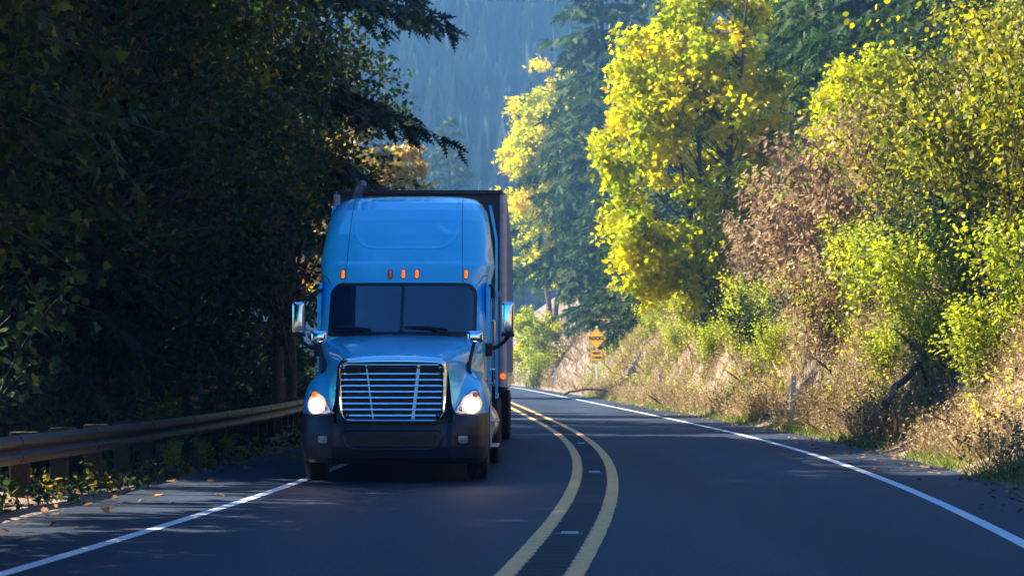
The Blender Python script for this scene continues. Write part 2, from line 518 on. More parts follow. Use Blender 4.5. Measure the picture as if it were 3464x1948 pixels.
# --- patches lying on a surface y = S(x, z)
def rrect(x0, x1, z0, z1, r, n=8):
    if not hasattr(r, '__len__'): r = [r] * 4          # bl, br, tr, tl
    pts = []
    for (cxx, czz, rr, a0) in ((x0 + r[0], z0 + r[0], r[0], 180), (x1 - r[1], z0 + r[1], r[1], 270), (x1 - r[2], z1 - r[2], r[2], 0), (x0 + r[3], z1 - r[3], r[3], 90)):
        for k in range(n + 1):
            a = R(a0 + 90 * k / n)
            pts.append((cxx + rr * math.cos(a), czz + rr * math.sin(a)))
    return pts
def dens(pts, step=.04):
    out = []
    for i in range(len(pts)):
        a = pts[i]; c = pts[(i + 1) % len(pts)]
        n = max(1, int(math.hypot(c[0] - a[0], c[1] - a[1]) / step))
        out += [(a[0] + (c[0] - a[0]) * k / n, a[1] + (c[1] - a[1]) * k / n) for k in range(n)]
    return out
def patch(S, outline, out, name, m, parent, thick=.02, nr=8, dome=0.0):
    o = dens(outline)
    mx = sum(p[0] for p in o) / len(o); mz = sum(p[1] for p in o) / len(o)
    rings = [[(p[0], S(*p) + thick, p[1]) for p in o]]
    for k in range(nr):
        t = 1 - k / nr
        rings.append([(mx + (p[0] - mx) * t, S(mx + (p[0] - mx) * t, mz + (p[1] - mz) * t) - out - dome * (1 - t * t), mz + (p[1] - mz) * t) for p in o])
    b = MB(); b.loft(rings)
    n = len(o); base = len(b.v); b.v.append((mx, S(mx, mz) - out - dome, mz))
    for k in range(n): b.f.append((nr * n + k, nr * n + (k + 1) % n, base))
    return b.build(name, m, parent, angle=40)
def strip(S, pts, wid, out, name, m, parent):
    b = MB()
    b.tube([(p[0], S(p[0], p[1]) - out, p[1]) for p in pts], wid, 6)
    return b.build(name, m, parent)

# windshield: black surround, two panes, centre bar
fr = patch(cab_y, rrect(-1.0, 1.0, 1.86, 2.60, [.05, .05, .17, .17]), .014, 'windshield', M['black'], truck, nr=10)
for s in (-1, 1):
    x0, x1 = (-.955, -.022) if s < 0 else (.022, .955)
    rr = [.06, .03, .03, .15] if s < 0 else [.03, .06, .15, .03]
    patch(cab_y, rrect(x0, x1, 1.92, 2.555, rr), .024, 'pane', M['glass'], fr, thick=0, nr=10)
for x0, x1 in ((-.93, -.40), (.04, .62)):
    b = MB()
    b.tube([(x0 + (x1 - x0) * t, cab_y(x0 + (x1 - x0) * t, 1.99 - .035 * t) - .045, 1.99 - .035 * t + .012 * math.sin(math.pi * t)) for t in np.linspace(0, 1, 9)], [.007, .011, .014, .017, .02, .018, .016, .013, .01], 6)
    xm = x0 + (x1 - x0) * .62
    b.tube([(xm, cab_y(xm, 1.97) - .06, 1.975), (xm + .22, cab_y(xm + .22, 1.9) - .06, 1.9), (xm + .26, cab_y(xm + .26, 1.87) - .03, 1.87)], [.012, .012, .016], 6)
    b.build('wiper', M['black'], truck)
# marker lights
for i, x in enumerate((-.835, -.187, -.006, .178, .845)):
    S = lambda a, c: cab_y(a, c)
    bz = patch(S, rrect(x - .033, x + .033, 2.652, 2.79, .032, 5), .006, 'marker_light', M['paint_dark'], truck, nr=2)
    patch(S, rrect(x - .024, x + .024, 2.663, 2.78, .023, 5), .01, 'bulb', M['amber'] if i == 1 else M['amber_on'], bz, nr=4, dome=.03)
    if i == 1: bz['label'] = 'unlit amber marker light'
# seams of the roof fairing and the brow
for s in (-1, 1):
    strip(cab_y, [(s * x, z) for x, z in zip(np.linspace(.80, .76, 40), np.linspace(2.61, 3.90, 40))], .0045, -.001, 'seam', M['paint_dark'], cab)
    strip(cab_y, [(s * x, z) for x, z in ((1.14, 2.70), (1.10, 2.71), (1.07, 2.69), (1.04, 2.64), (1.02, 2.60), (.98, 2.585))], .006, -.001, 'seam', M['paint_dark'], cab)
# bead added to catch a light edge round the recessed roof panel
lip = [(-.715, 3.78), (-.715, 3.6), (-.715, 3.45)] + [(x, z) for x, z in [(-.715 + .30 - .30 * math.cos(a), 3.375 - .30 * math.sin(a)) for a in np.linspace(0, math.pi / 2, 12)]]
lip += [(x, 3.075) for x in np.linspace(-.38, 0, 10)]
lip += [(-x, z) for x, z in lip[-2::-1]]
strip(cab_y, lip, .011, -.004, 'highlight_bead', M['paint'], cab)
# doors: side glass, seams, handle, grab rail
for s in (-1, 1):
    w = 1.10
    dr = MB()
    def sidepoly(pts, x0, x1):
        n = len(pts)
        x0 += .055; x1 += .052
        b = MB()
        b.add([(s * x0, p[0], p[1]) for p in pts] + [(s * x1, p[0], p[1]) for p in pts],
              [tuple(range(n)), tuple(range(n, 2 * n))] + [(k, (k + 1) % n, n + (k + 1) % n, n + k) for k in range(n)])
        return b
    d = sidepoly(rrect(2.62, 3.62, .98, 2.62, [.1, .1, .14, .3]), 1.07, 1.128).build('door', M['paint'], truck, angle=30)
    sidepoly(rrect(2.74, 3.52, 1.82, 2.53, [.05, .05, .1, .35]), 1.10, 1.135).build('side_window', M['glass'], d)
    sidepoly(rrect(2.68, 3.56, 2.555, 2.585, .014, 3), 1.10, 1.165).build('rain_guard', M['plastic'], d)
    b = MB(); b.tube([(s * 1.18, 3.40, 1.42), (s * 1.22, 3.42, 1.42), (s * 1.22, 3.56, 1.42), (s * 1.18, 3.58, 1.42)], .014)
    b.build('handle', M['chrome'], d)
    b = MB(); b.tube([(s * 1.15, 3.74, 1.2), (s * 1.215, 3.74, 1.24), (s * 1.215, 3.74, 2.1), (s * 1.15, 3.74, 2.14)], .016)
    b.build('grab_rail', M['chrome'], truck)
    sidepoly(rrect(4.1, 4.62, 2.05, 2.5, .08), 1.09, 1.14).build('sleeper_window', M['glass'], truck)
    # side extender behind the sleeper, running up to the roof
    b = MB()
    pr = [(4.98, 1.0), (5.42, 1.02), (5.42, 3.55), (5.36, 3.74), (5.22, 3.84), (4.9, 3.8), (4.86, 3.3)]
    n = len(pr)
    xo = lambda z: .02 - max(0, z - 3.3) * .18
    b.add([(s * (1.185 + xo(z)), y, z) for y, z in pr] + [(s * (1.225 + xo(z)), y, z) for y, z in pr], [tuple(range(n)), tuple(range(n, 2 * n))] + [(k, (k + 1) % n, n + (k + 1) % n, n + k) for k in range(n)])
    b.build('side_extender', M['paint'], truck)
    b = MB(); b.box(s * 1.19 - .03, s * 1.19 + .03, 3.66, 3.74, 2.42, 2.56, .012)
    b.build('hinge', M['black'], truck)
    # amber side light on the cowl
    b = MB(); b.lathe([(s * 1.13, .0), (s * 1.13, .028), (s * 1.16, .022), (s * 1.168, 0)], 'x', (0, 2.25, 1.28), 16)
    b.build('side_light', M['amber'], truck)

# grille surround
def ringpts(x0b, x0t, z0, z1, rb, rt, bow=0.0):
    base = dens(rrect(-1, 1, 0, 1, .0001, 1), .02)
    out = []
    o = rrect(-x0t, x0t, z0, z1, [rb, rb, rt, rt], 10)
    o = dens(o, .05)
    for x, z in o:
        t = (z - z0) / (z1 - z0)
        k = (x0b + (x0t - x0b) * t) / x0t
        out.append((x * k, z + bow * t * (1 - (x / x0t) ** 2)))
    return out
def gr(y, grow):
    return [(x, y, z) for x, z in ringpts(.655 + grow, .70 + grow, .755 - grow, 1.555 + grow, .13, .13, .045)]
def gi(y, grow):
    n = len(gr(0, 0))
    o = rrect(-.635 - grow, .635 + grow, .80 - grow, 1.475 + grow, [.09, .09, .07, .07], 10)
    o = dens(o, .05)
    out = []
    for x, z in o:
        t = (z - .8) / .675
        out.append((x * (.955 + .045 * t), y, z + .0 * t))
    return out
def resample(p, n):
    q = [Vector(a) for a in p]; q.append(q[0])
    L = [0]
    for i in range(len(q) - 1): L.append(L[-1] + (q[i + 1] - q[i]).length)
    o = []
    for k in range(n):
        t = L[-1] * k / n
        i = max(0, np.searchsorted(L, t, side='right') - 1); i = min(i, len(q) - 2)
        f = (t - L[i]) / max(1e-9, L[i + 1] - L[i])
        o.append(tuple(q[i].lerp(q[i + 1], f)))
    return o
def start_at(p):        # start the loop at bottom centre so rings line up
    i = min(range(len(p)), key=lambda k: abs(p[k][0]) + p[k][2])
    return p[i:] + p[:i]
def rg(f, y, g, n=120): return resample(start_at(f(y, g)), n)
A0 = rg(gr, .20, 0.0); A1 = rg(gr, .05, .0); A2 = rg(gr, .0, -.015); B0 = rg(gi, -.015, .012); B1 = rg(gi, .0, .0); B2 = rg(gi, .07, -.004)
def mixr(a, c, t, y): return [(p[0] + (q[0] - p[0]) * t, y, p[2] + (q[2] - p[2]) * t) for p, q in zip(a, c)]
b = MB(); b.loft([A0, A1, mixr(A1, A2, .6, .018), mixr(A2, B0, .15, -.012), mixr(A2, B0, .5, -.03), mixr(A2, B0, .85, -.028), B0, B1, B2])
grille = b.build('grille', M['chrome'], truck, angle=60)
b = MB(); p = rg(gi, .075, .004); b.add(p, [tuple(range(len(p)))])
q = [(x, .17, z) for x, y, z in p]; b.add(q, [tuple(range(len(q)))])
b.build('grille_mesh', M['black'], grille, smooth=False)
def inx(z):
    t = (z - .8) / .675
    return .635 * (.955 + .045 * t) - .002
for i in range(9):
    z = .845 + i * .0745
    xx = inx(z) - (.06 if i == 0 else 0)
    b = MB()
    prof = [(.002, .011), (-.012, -.008), (-.006, -.011), (.045, -.014), (.045, .004)]
    b.loft([[(x, .02 + py + .012 * (x / .6) ** 2, z + pz) for py, pz in prof] for x in np.linspace(-xx, xx, 13)], cap0=True, cap1=True)
    b.build('slat', M['chrome'], grille, angle=30)
for s in (-1, 1):
    b = MB()
    pts = [(s * .33, 1.47), (s * .245 if s < 0 else .255, .80)]
    wv = .009 if s < 0 else .02
    b.add([(pts[0][0] - wv, .052, 1.475), (pts[0][0] + wv, .052, 1.475), (pts[1][0] + wv, .052, .80), (pts[1][0] - wv, .052, .80),
           (pts[0][0] - wv, .06, 1.475), (pts[0][0] + wv, .06, 1.475), (pts[1][0] + wv, .06, .80), (pts[1][0] - wv, .06, .80)],
          [(0, 1, 2, 3), (4, 5, 6, 7), (0, 4, 7, 3), (1, 5, 6, 2), (0, 1, 5, 4), (3, 2, 6, 7)])
    b.build('upright', M['alu'], grille, smooth=False)
for x in (-.6, .6):
    for z in (.85, 1.0, 1.15, 1.3, 1.44):
        b = MB(); b.lathe([(.055, .011), (.05, .006), (.049, 0)], 'y', (x * .96, 0, z), 8); b.build('bolt', M['alu'], grille)
# small raised plate on the hood nose
b = MB()
pp = []
for x, y in ((-.16, .16), (.16, .16), (.18, .27), (-.18, .27)):
    pp.append((x, y, (hood_top(x, y) or 1.59) + .006))
b.add(pp, [(0, 1, 2, 3)]); b.build('hood_plate', M['paint'], truck, smooth=False)

# bumper
def bum(z):
    f = np.interp(z, [.24, .30, .45, .60, .72, .80, .86, .875], [.16, .05, .0, .0, .03, .06, .10, .18])
    w = np.interp(z, [.24, .30, .45, .70, .86, .875], [1.13, 1.17, 1.19, 1.20, 1.195, 1.17])
    return f, w
def bum_y(x, z):
    f, w = bum(z)
    t = min(abs(x) / w, .9995)
    y = f + .75 * (1 - (1 - t ** 3.2) ** (1 / 3.2))
    if abs(x) < .74:       # the middle stands back a little
        y += .035 * min(1, (.74 - abs(x)) / .06)
    return y
rings = []
for z in np.concatenate([np.linspace(.24, .86, 32), [.875]]):
    f, w = bum(z)
    xs = np.linspace(-1, 1, 91); xs = np.sign(xs) * (1 - (1 - np.abs(xs)) ** 1.7)
    ring = [(x * w, bum_y(x * w, z), z if abs(x * w) > .74 else min(z, .735 + .0 * z)) for x in xs]
    ring = [(-w, .98, z)] + ring + [(w, .98, z)]
    rings.append(ring)
b = MB(); b.loft(rings, closed=False)
bumper = b.build('bumper', M['plastic'], truck, angle=45)
patch(bum_y, rrect(-.56, .56, .455, .635, [.13, .13, .05, .05]), -.02 + .035, 'intake', M['black'], bumper, nr=3)
b = MB(); oo = rrect(-.62, .62, .42, .66, [.16, .16, .06, .06]); oo = dens(oo, .05)
b.tube([(x, bum_y(x, z) - .004, z) for x, z in oo + oo[:1]], .014, 8, cap=False); b.build('intake_lip', M['plastic'], bumper)
for s in (-1, 1):
    fl = patch(bum_y, rrect(s * .885 - .085, s * .885 + .085, .475, .605, .04), .004, 'fog_light', M['black'], bumper, nr=3)
    patch(bum_y, rrect(s * .885 - .06, s * .885 + .06, .495, .59, [.03, .03, .02, .02]), .01, 'fog_lens', M['fog'], fl, nr=4, dome=.012)
    patch(bum_y, rrect(s * .60 - .022, s * .60 + .022, .64, .684, .021, 5), .004, 'tow_hole', M['black'], bumper, nr=2)
b = MB(); b.box(-.70, .70, .12, .30, .66, .80, .02); b.build('grille_base', M['black'], truck)
# headlights
for s in (-1, 1):
    def S(x, z):
        y = hood_y(max(-1.15, min(1.15, x)), max(z, .865))
        return y if y is not None else .5
    ol = [(.765, .862), (.80, .93), (.85, 1.01), (.92, 1.095), (.99, 1.15), (1.045, 1.15), (1.075, 1.09), (1.085, 1.0), (1.08, .93), (1.06, .895), (.98, .872), (.88, .862)]
    cxm = sum(p[0] for p in ol) / len(ol); czm = sum(p[1] for p in ol) / len(ol)
    sc_ = lambda k: [(s * (cxm + (p[0] - cxm) * k), czm + (p[1] - czm) * k) for p in ol]
    hl = patch(S, sc_(1.07), .006, 'headlight', M['black'], truck, nr=6)
    patch(S, sc_(.98), .014, 'lens', M['lens'], hl, nr=7, dome=.01)
    def disc(x, z, r, m, name, off, dome=.02):
        yy = S(s * x, z) - off
        patch(lambda a, c: S(a, c), [(s * (x + r * math.cos(t)), z + r * math.sin(t)) for t in np.linspace(0, 2 * math.pi, 20)[:-1]], off, name, m, hl, nr=4, dome=dome, thick=-off + .001)
    disc(.985, .985, .128, M['bowl'], 'bowl', .022, .006)
    disc(.995, .975, .084, M['lamp'], 'lamp', .032)
    disc(.855, .925, .03, M['chrome'], 'reflector', .026)
    if s < 0: disc(1.03, 1.10, .035, M['amber_on'], 'turn_signal', .026, .008)
    else: disc(1.03, 1.10, .035, M['amber'], 'turn_signal', .026, .008)
# hood mirrors
for s in (-1, 1):
    mr = MB(); mr.box(s * 1.01 - .105, s * 1.01 + .105, .92, 1.08, 1.765, 1.92, .05)
    m_ = mr.build('hood_mirror', M['chrome'], truck, angle=60)
    b = MB(); b.tube([(s * 1.0, 1.0, 1.77), (s * .985, 1.0, 1.7), (s * .95, .98, 1.56), (s * .925, .94, 1.44), (s * .92, .9, 1.38)], [.026, .022, .026, .04, .055], 10)
    b.build('mirror_arm', M['black'], m_)
# side mirrors
for s in (-1, 1):
    xm = 1.42
    mr = MB(); mr.box(s * xm - .088, s * xm + .088, 2.40, 2.58, 1.90, 2.335, .045)
    m_ = mr.build('side_mirror', M['chrome'], truck, angle=60)
    b = MB(); b.box(s * xm - .09, s * xm + .09, 2.41, 2.59, 1.865, 1.905, .015); b.build('mirror_cap', M['black'], m_)
    b = MB(); b.tube([(s * xm, 2.5, 1.87), (s * (xm - .06), 2.5, 1.79), (s * (xm - .14), 2.5, 1.73), (s * (xm - .24), 2.5, 1.70), (s * (xm - .3), 2.5, 1.69)], [.03, .026, .026, .03, .04], 10)
    b.box(s * 1.15 - .06, s * 1.15 + .06, 2.42, 2.60, 1.60, 1.78, .025)
    b.build('mirror_arm', M['black'], m_)
    if s < 0:
        b = MB(); b.tube([(s * 1.10, 2.62, 2.50), (s * 1.16, 2.62, 2.49), (s * 1.24, 2.6, 2.45), (s * 1.30, 2.58, 2.39)], [.03, .028, .022, .012], 8); b.build('vent_visor', M['plastic'], truck)
# exhaust pipe behind the cab
b = MB(); b.tube([(-.86, 5.25, 1.0), (-.86, 5.25, 3.70), (-.85, 5.24, 3.86), (-.82, 5.20, 4.02), (-.76, 5.14, 4.12), (-.72, 5.1, 4.15)], [.075, .075, .08, .085, .085, .05], 18)
b.build('exhaust_pipe', M['pipe'], truck)
# chassis, tanks, steps
b = MB()
b.box(-.55, -.40, .3, 8.4, .62, .92); b.box(.40, .55, .3, 8.4, .62, .92); b.box(-.4, .4, 1.0, 1.4, .42, .6); b.box(-.5, .5, 2.2, 4.8, .45, .62)
b.box(-.95, .95, 1.12, 1.28, .46, .58)
b.build('chassis', M['black'], truck, smooth=False)
for s in (-1, 1):
    b = MB(); b.lathe([(3.35, 0), (3.35, .28), (3.39, .31), (5.1, .31), (5.14, .28), (5.14, 0)], 'y', (s * .95, 0, .66), 32)
    t = b.build('fuel_tank', M['alu'], truck)
    b = MB()
    for z in (.36, .70): b.box(s * 1.20 - .09, s * 1.20 + .09, 2.75, 3.6, z, z + .035, .008)
    b.box(s * 1.15 - .03, s * 1.15 + .03, 2.72, 2.78, .34, .98); b.box(s * 1.15 - .03, s * 1.15 + .03, 3.55, 3.61, .34, .98)
    b.build('step', M['alu'], truck)
    b = MB(); b.box(s * 1.13 - .02, s * 1.13 + .02, 2.15, 2.70, .36, 1.0, .015); b.build('skirt', M['paint'], truck)
    b = MB(); b.box(s * 1.02 - .17, s * 1.02 + .17, 1.86, 1.88, .3, .95); b.build('mud_flap', M['rubber'], truck)
def wheel(parent, x, y, s, r=.505, wd=.29, name='wheel'):
    e = MB()
    h = wd / 2
    prof = [(-h * .8, r * .58), (-h, r * .66), (-h * .98, r * .86), (-h * .82, r * .965), (-h * .6, r)]
    for g in (-.36, -.12, .12, .36):
        prof += [(h * (g - .05), r), (h * (g - .04), r - .014), (h * (g + .04), r - .014), (h * (g + .05), r)]
    prof += [(h * .6, r), (h * .82, r * .965), (h * .98, r * .86), (h, r * .66), (h * .8, r * .58)]
    e.lathe(prof, 'x', (x, y, r), 48)
    wh = e.build(name, M['rubber'], parent, angle=30)
    rm = MB(); q = s * h
    rm.lathe([(-q * .8, r * .58), (q * .75, r * .58), (q * .85, r * .56), (q * .3, r * .5), (q * .2, r * .3), (q * .6, r * .26), (q * .75, r * .18), (q * .75, 0)], 'x', (x, y, r), 36)
    rm.build('rim', M['alu'], wh, angle=30)
    return wh
for s in (-1, 1):
    wheel(truck, s * 1.045, 1.2, s)
    for y in (6.35, 7.7):
        wheel(truck, s * 1.125, y, s, wd=.27); wheel(truck, s * .80, y, s, wd=.27)

# ================================================================== TRAILER
trailer = empty('semi_trailer', (-1.385, 36.35, 0.008), -0.006)
tag(trailer, 'tall white box trailer with dark front wall coupled behind the blue cab', 'trailer')
W, Z0, Z1, L = 1.30, 1.17, 4.11, 16.1
b = MB()
sec = lambda y, g=0: [(-W + g, y, Z0), (W - g, y, Z0), (W - g, y, Z1 - .06), (W - .06 - g, y, Z1 - g), (-W + .06 + g, y, Z1 - g), (-W + g, y, Z1 - .06)]
b.loft([sec(.06), sec(L)], cap0=True, cap1=True)
body = b.build('body', M['white_panel'], trailer, smooth=False)
b = MB(); b.box(-W + .10, W - .10, .02, .058, 2.60, Z1 - .07); b.build('front_wall', M['dark_panel'], trailer, smooth=False)  # upper front wall, darker than the wall below
b = MB(); b.box(-W + .10, W - .10, .02, .058, Z0, 2.597); b.build('lower_front_wall', M['white_panel'], trailer, smooth=False)
for s in (-1, 1):
    b = MB()
    cpts = [(s * (W - .10), 0.0), (s * (W - .06), -.01), (s * (W - .015), .02), (s * (W + .004), .07), (s * (W + .004), .16), (s * (W - .1), .16)]
    n = len(cpts)
    b.add([(x, y, Z0 - .01) for x, y in cpts] + [(x, y, Z1 - .065) for x, y in cpts], [tuple(range(n)), tuple(range(n, 2 * n))] + [(k, (k + 1) % n, n + (k + 1) % n, n + k) for k in range(n)])
    cp = b.build('corner_post', M['post_grey'], trailer, angle=50)
    for z in np.arange(1.3, 4.0, .3):
        b = MB(); b.lathe([(-.012, 0), (-.012, .008), (-.005, .012)], 'y', (s * (W - .075), 0, z), 6); b.build('rivet', M['steel'], cp)
    b = MB()
    for y in np.arange(.6, L, .62): b.box(s * (W + .0055) - .004, s * (W + .0055) + .004, y, y + .05, Z0 + .2, Z1 - .12)
    b.build('side_ribs', M['white_panel'], trailer, smooth=False)
    b = MB(); b.box(s * (W + .01) - .015, s * (W + .01) + .015, .18, L, Z0 - .02, Z0 + .14); b.build('bottom_rail', M['alu'], trailer, smooth=False)
    b = MB(); b.lathe([(-.03, 0), (-.03, .035), (-.012, .045), (0, .045)], 'y', (s * (W - .05), -.01, 1.32), 16); b.build('marker_light', M['amber_on'], trailer)
b = MB(); b.box(-W + .06, W - .06, -.02, .10, Z1 - .065, Z1 + .005, .02); b.build('top_rail', M['dark_panel'], trailer)
b = MB(); b.box(W - .20, W - .08, -.05, .018, 2.50, 2.59, .01); b.build('bracket', M['white_panel'], trailer)
b = MB(); b.lathe([(-.12, 0), (-.12, .07), (-.09, .09), (-.02, .09)], 'y', (W - .19, 0, 1.34), 20); b.build('air_coupling', M['black'], trailer)
b = MB(); b.box(-.5, -.38, 1.5, L, .85, 1.16); b.box(.38, .5, 1.5, L, .85, 1.16)
for y in np.arange(.5, L, .6): b.box(-W + .05, W - .05, y, y + .06, 1.06, 1.165)
b.build('underframe', M['black'], trailer, smooth=False)
for s in (-1, 1):
    b = MB(); b.box(s * .95 - .06, s * .95 + .06, 3.3, 3.42, .35, 1.16); b.box(s * .95 - .12, s * .95 + .12, 3.22, 3.5, .32, .36); b.build('landing_leg', M['steel'], trailer, smooth=False)
    for y in (12.9, 14.2):
        wheel(trailer, s * 1.14, y, s, wd=.27); wheel(trailer, s * .82, y, s, wd=.27)

# ================================================================== GUARD RAIL
RU = -6.3
gr_ = empty('guard_rail', (gx(RU, 30), 30, 0)); tag(gr_, 'rust brown steel guard rail on timber posts along the left shoulder', 'guard rail')
gl = Vector(gr_.location)
prof = [(0, .31), (.03, .315), (.05, .30), (.082, .255), (.082, .215), (.03, .175), (.012, .155), (.03, .135), (.082, .095), (.082, .055), (.05, .01), (.03, 0), (0, .005)]
rings = []
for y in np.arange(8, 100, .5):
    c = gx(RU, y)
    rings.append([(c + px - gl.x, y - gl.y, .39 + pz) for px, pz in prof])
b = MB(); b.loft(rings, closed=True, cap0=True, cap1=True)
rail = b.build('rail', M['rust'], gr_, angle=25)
pm = MB(); pm.box(-.30, -.10, -.1, .1, -.9, .72, .012)
bm_ = MB(); bm_.box(-.10, 0, -.09, .09, .38, .72, .012)
jm = MB()
k = 0
for y in np.arange(10.4, 98, 1.905):
    c = gx(RU, y)
    o = pm.build('post', M['wood_post'], gr_) if k == 0 else p0.copy()
    o2 = bm_.build('block', M['wood_post'], o) if k == 0 else b0.copy()
    if k == 0: p0, b0 = o, o2
    else: col.objects.link(o); col.objects.link(o2); o2.parent = o
    o.location = (c - gl.x, y - gl.y, 0)
    k += 1
for y in np.arange(11.3, 98, 3.81):      # lapped joints between rail lengths
    rings = []
    for q in (0, .14, .28):
        c = gx(RU, y + q)
        rings.append([(c + px * 1.06 - gl.x + .004, y + q - gl.y, .388 + pz * 1.02) for px, pz in prof])
    b = MB(); b.loft(rings, cap0=True, cap1=True); b.build('lap_joint', M['rust'], rail, angle=25)

# ================================================================== SIGN
SY = 128.0
sg = empty('road_sign', (4.47, SY, float(zg(5.6, SY))), -.40); tag(sg, 'yellow diamond warning sign reading ROCKS above a NEXT 1.5 MILES plate', 'road sign')
sz = sg.location.z
b = MB(); b.box(-.045, .045, .02, .11, -.6, 3.75 - sz); b.build('post', M['post_white'], sg)
def plate(pts, name, m, t=.012):
    b = MB(); n = len(pts)
    b.add([(x, -t, z) for x, z in pts] + [(x, 0.015, z) for x, z in pts], [tuple(range(n)), tuple(range(n, 2 * n))] + [(k, (k + 1) % n, n + (k + 1) % n, n + k) for k in range(n)])
    return b.build(name, m, sg, smooth=False)
def diamond(r, c, rr):
    p = rrect(-r, r, -r, r, rr, 4)
    return [((x - z) * .7071, c + (x + z) * .7071) for x, z in p]
zc = 3.09 - sz
dp = plate(diamond(.405, zc, .04), 'diamond_panel', M['sign'])
def ringplate(o1, o2, y, name, m, parent):
    b = MB(); n = len(o1)
    b.loft([[(x, y, z) for x, z in o1], [(x, y, z) for x, z in o2]]); return b.build(name, m, parent, smooth=False)
ringplate(diamond(.39, zc, .035), diamond(.375, zc, .03), -.015, 'border', M['signblack'], dp)
zp = 2.19 - sz
pp = plate(rrect(-.36, .36, zp - .3, zp + .3, .03, 4), 'lower_plate', M['sign'])
ringplate(rrect(-.345, .345, zp - .285, zp + .285, .025, 4), rrect(-.33, .33, zp - .27, zp + .27, .02, 4), -.015, 'border', M['signblack'], pp)
def text(s, size, x, z, y, m, parent, name='lettering', ext=.002, off=.004, wide=1.0):
    cu = bpy.data.curves.new(name, 'FONT'); cu.body = s; cu.size = size; cu.align_x = 'CENTER'; cu.align_y = 'CENTER'; cu.extrude = ext; cu.offset = off; cu.space_character = 1.08
    o = bpy.data.objects.new('tmp', cu); col.objects.link(o)
    dg = bpy.context.evaluated_depsgraph_get()
    me = bpy.data.meshes.new_from_object(o.evaluated_get(dg)); bpy.data.objects.remove(o)
    me.name = name; me.materials.clear(); me.materials.append(m)
    me.transform(Matrix.Translation((x, y, z)) @ Matrix.Rotation(R(90), 4, 'X') @ Matrix.Diagonal((wide, 1, 1, 1)))
    o = bpy.data.objects.new(name, me); col.objects.link(o); o.parent = parent
    return o
text('ROCKS', .25, 0, zc, -.018, M['signblack'], dp, off=.012, wide=.98)
text('NEXT', .17, 0, zp + .12, -.018, M['signblack'], pp, off=.008)
text('1.5 MILES', .155, 0, zp - .11, -.018, M['signblack'], pp, off=.007, wide=.82)

# ================================================================== MARKER POSTS, REFLECTORS
MP = [(5.4, 57, 1.28, .02, 'nearest grey white marker post among dry weeds on the right verge'),
      (5.75, 95, 1.15, -.01, 'slim grey marker post just right of the warning sign by the bank'),
      (5.7, 172, 1.35, .0, 'farthest small marker post left of the warning sign on the verge')]
for u, Y, h, tl, lab in MP:
    t = empty('marker_post', (gx(u, Y), Y, float(zg(u, Y)) - .05)); tag(t, lab, 'marker post', 'marker posts along the right verge')
    t.rotation_euler = (0, tl + .03, 0)
    b = MB(); b.box(-.065, .065, -.02, .02, -.3, h, .008); b.build('post', M['post_white'], t)
    b = MB(); b.box(-.045, .045, -.024, -.0205, h - .32, h - .06); b.build('reflector_strip', M['steel'], t, smooth=False)
RP = [(20.9, 'nearest road reflector between the yellow lines at the bottom'), (33.4, 'road reflector between the yellow lines where they bulge rightmost'),
      (46.4, 'third road reflector from the viewer between the yellow lines'), (60.7, 'fourth road reflector from the viewer beside the truck rear'), (74, 'farthest road reflector between the yellow lines')]
for y, lab in RP:
    t = empty('road_reflector', (gx(0, y), y, .004)); tag(t, lab, 'road reflector', 'road reflectors between the yellow lines')
    b = MB(); b.box(-.115, .115, -.16, .18, 0, .006); b.build('casting', M['black'], t, smooth=False)
    b = MB(); b.add([(-.075, -.05, .007), (.075, -.05, .007), (.075, -.02, .03), (-.075, -.02, .03), (-.075, .05, .007), (.075, .05, .007)], [(0, 1, 2, 3), (3, 2, 5, 4), (0, 3, 4), (1, 5, 2)])
    b.build('reflector', M['post_grey'], t, smooth=False)

# ================================================================== VEGETATION
def unit(v): return v / np.maximum(np.linalg.norm(v, axis=-1, keepdims=True), 1e-9)
T_MAPLE = np.array([(0, 0), (.10, .16), (.42, .10), (.34, .28), (.56, .50), (.26, .50), (.22, .66), (0, 1.0), (-.22, .66), (-.26, .50), (-.56, .50), (-.34, .28), (-.42, .10), (-.10, .16)])
T_OVAL = np.array([(0, 0), (.24, .22), (.32, .5), (.2, .8), (0, 1), (-.2, .8), (-.32, .5), (-.24, .22)])
T_ROUND = np.array([(0, 0), (.3, .15), (.46, .45), (.32, .82), (0, 1), (-.32, .82), (-.46, .45), (-.3, .15)])
T_LONG = np.array([(0, 0), (.13, .3), (.1, .7), (0, 1), (-.1, .7), (-.13, .3)])
def _spray(nt, w, seed):
    r = np.random.RandomState(seed); right = [(0.01, 0)]
    for i in range(nt):
        t = (i + .4) / nt
        ww = w * (math.sin(math.pi * min(1, .18 + t * .86)) ** .7) * r.uniform(.7, 1.15)
        right += [(ww, t + .10), (.035 * (1 - t) + .01, t + .06 + .3 / nt)]
    left = [(-x * r.uniform(.85, 1.1), y) for x, y in right[::-1]]
    return np.array(right + [(0, 1.06)] + left)
T_SPRAY = _spray(6, .30, 1)
T_SPRAY_S = _spray(3, .34, 2)
def place(P, A, N, S, T, fold=.0, curl=.0):
    """leaf polygons: P base, A axis, N normal, S size, T template"""
    A = unit(A); B = unit(np.cross(A, N)); N = np.cross(B, A)
    x = T[:, 0][None, :, None]; y = T[:, 1][None, :, None]
    z = (-fold * np.abs(T[:, 0]) - curl * T[:, 1] ** 2)[None, :, None]
    return P[:, None, :] + S[:, None, None] * (B[:, None, :] * x + A[:, None, :] * y + N[:, None, :] * z)
def rdir(r, n):
    return unit(r.normal(size=(n, 3)))

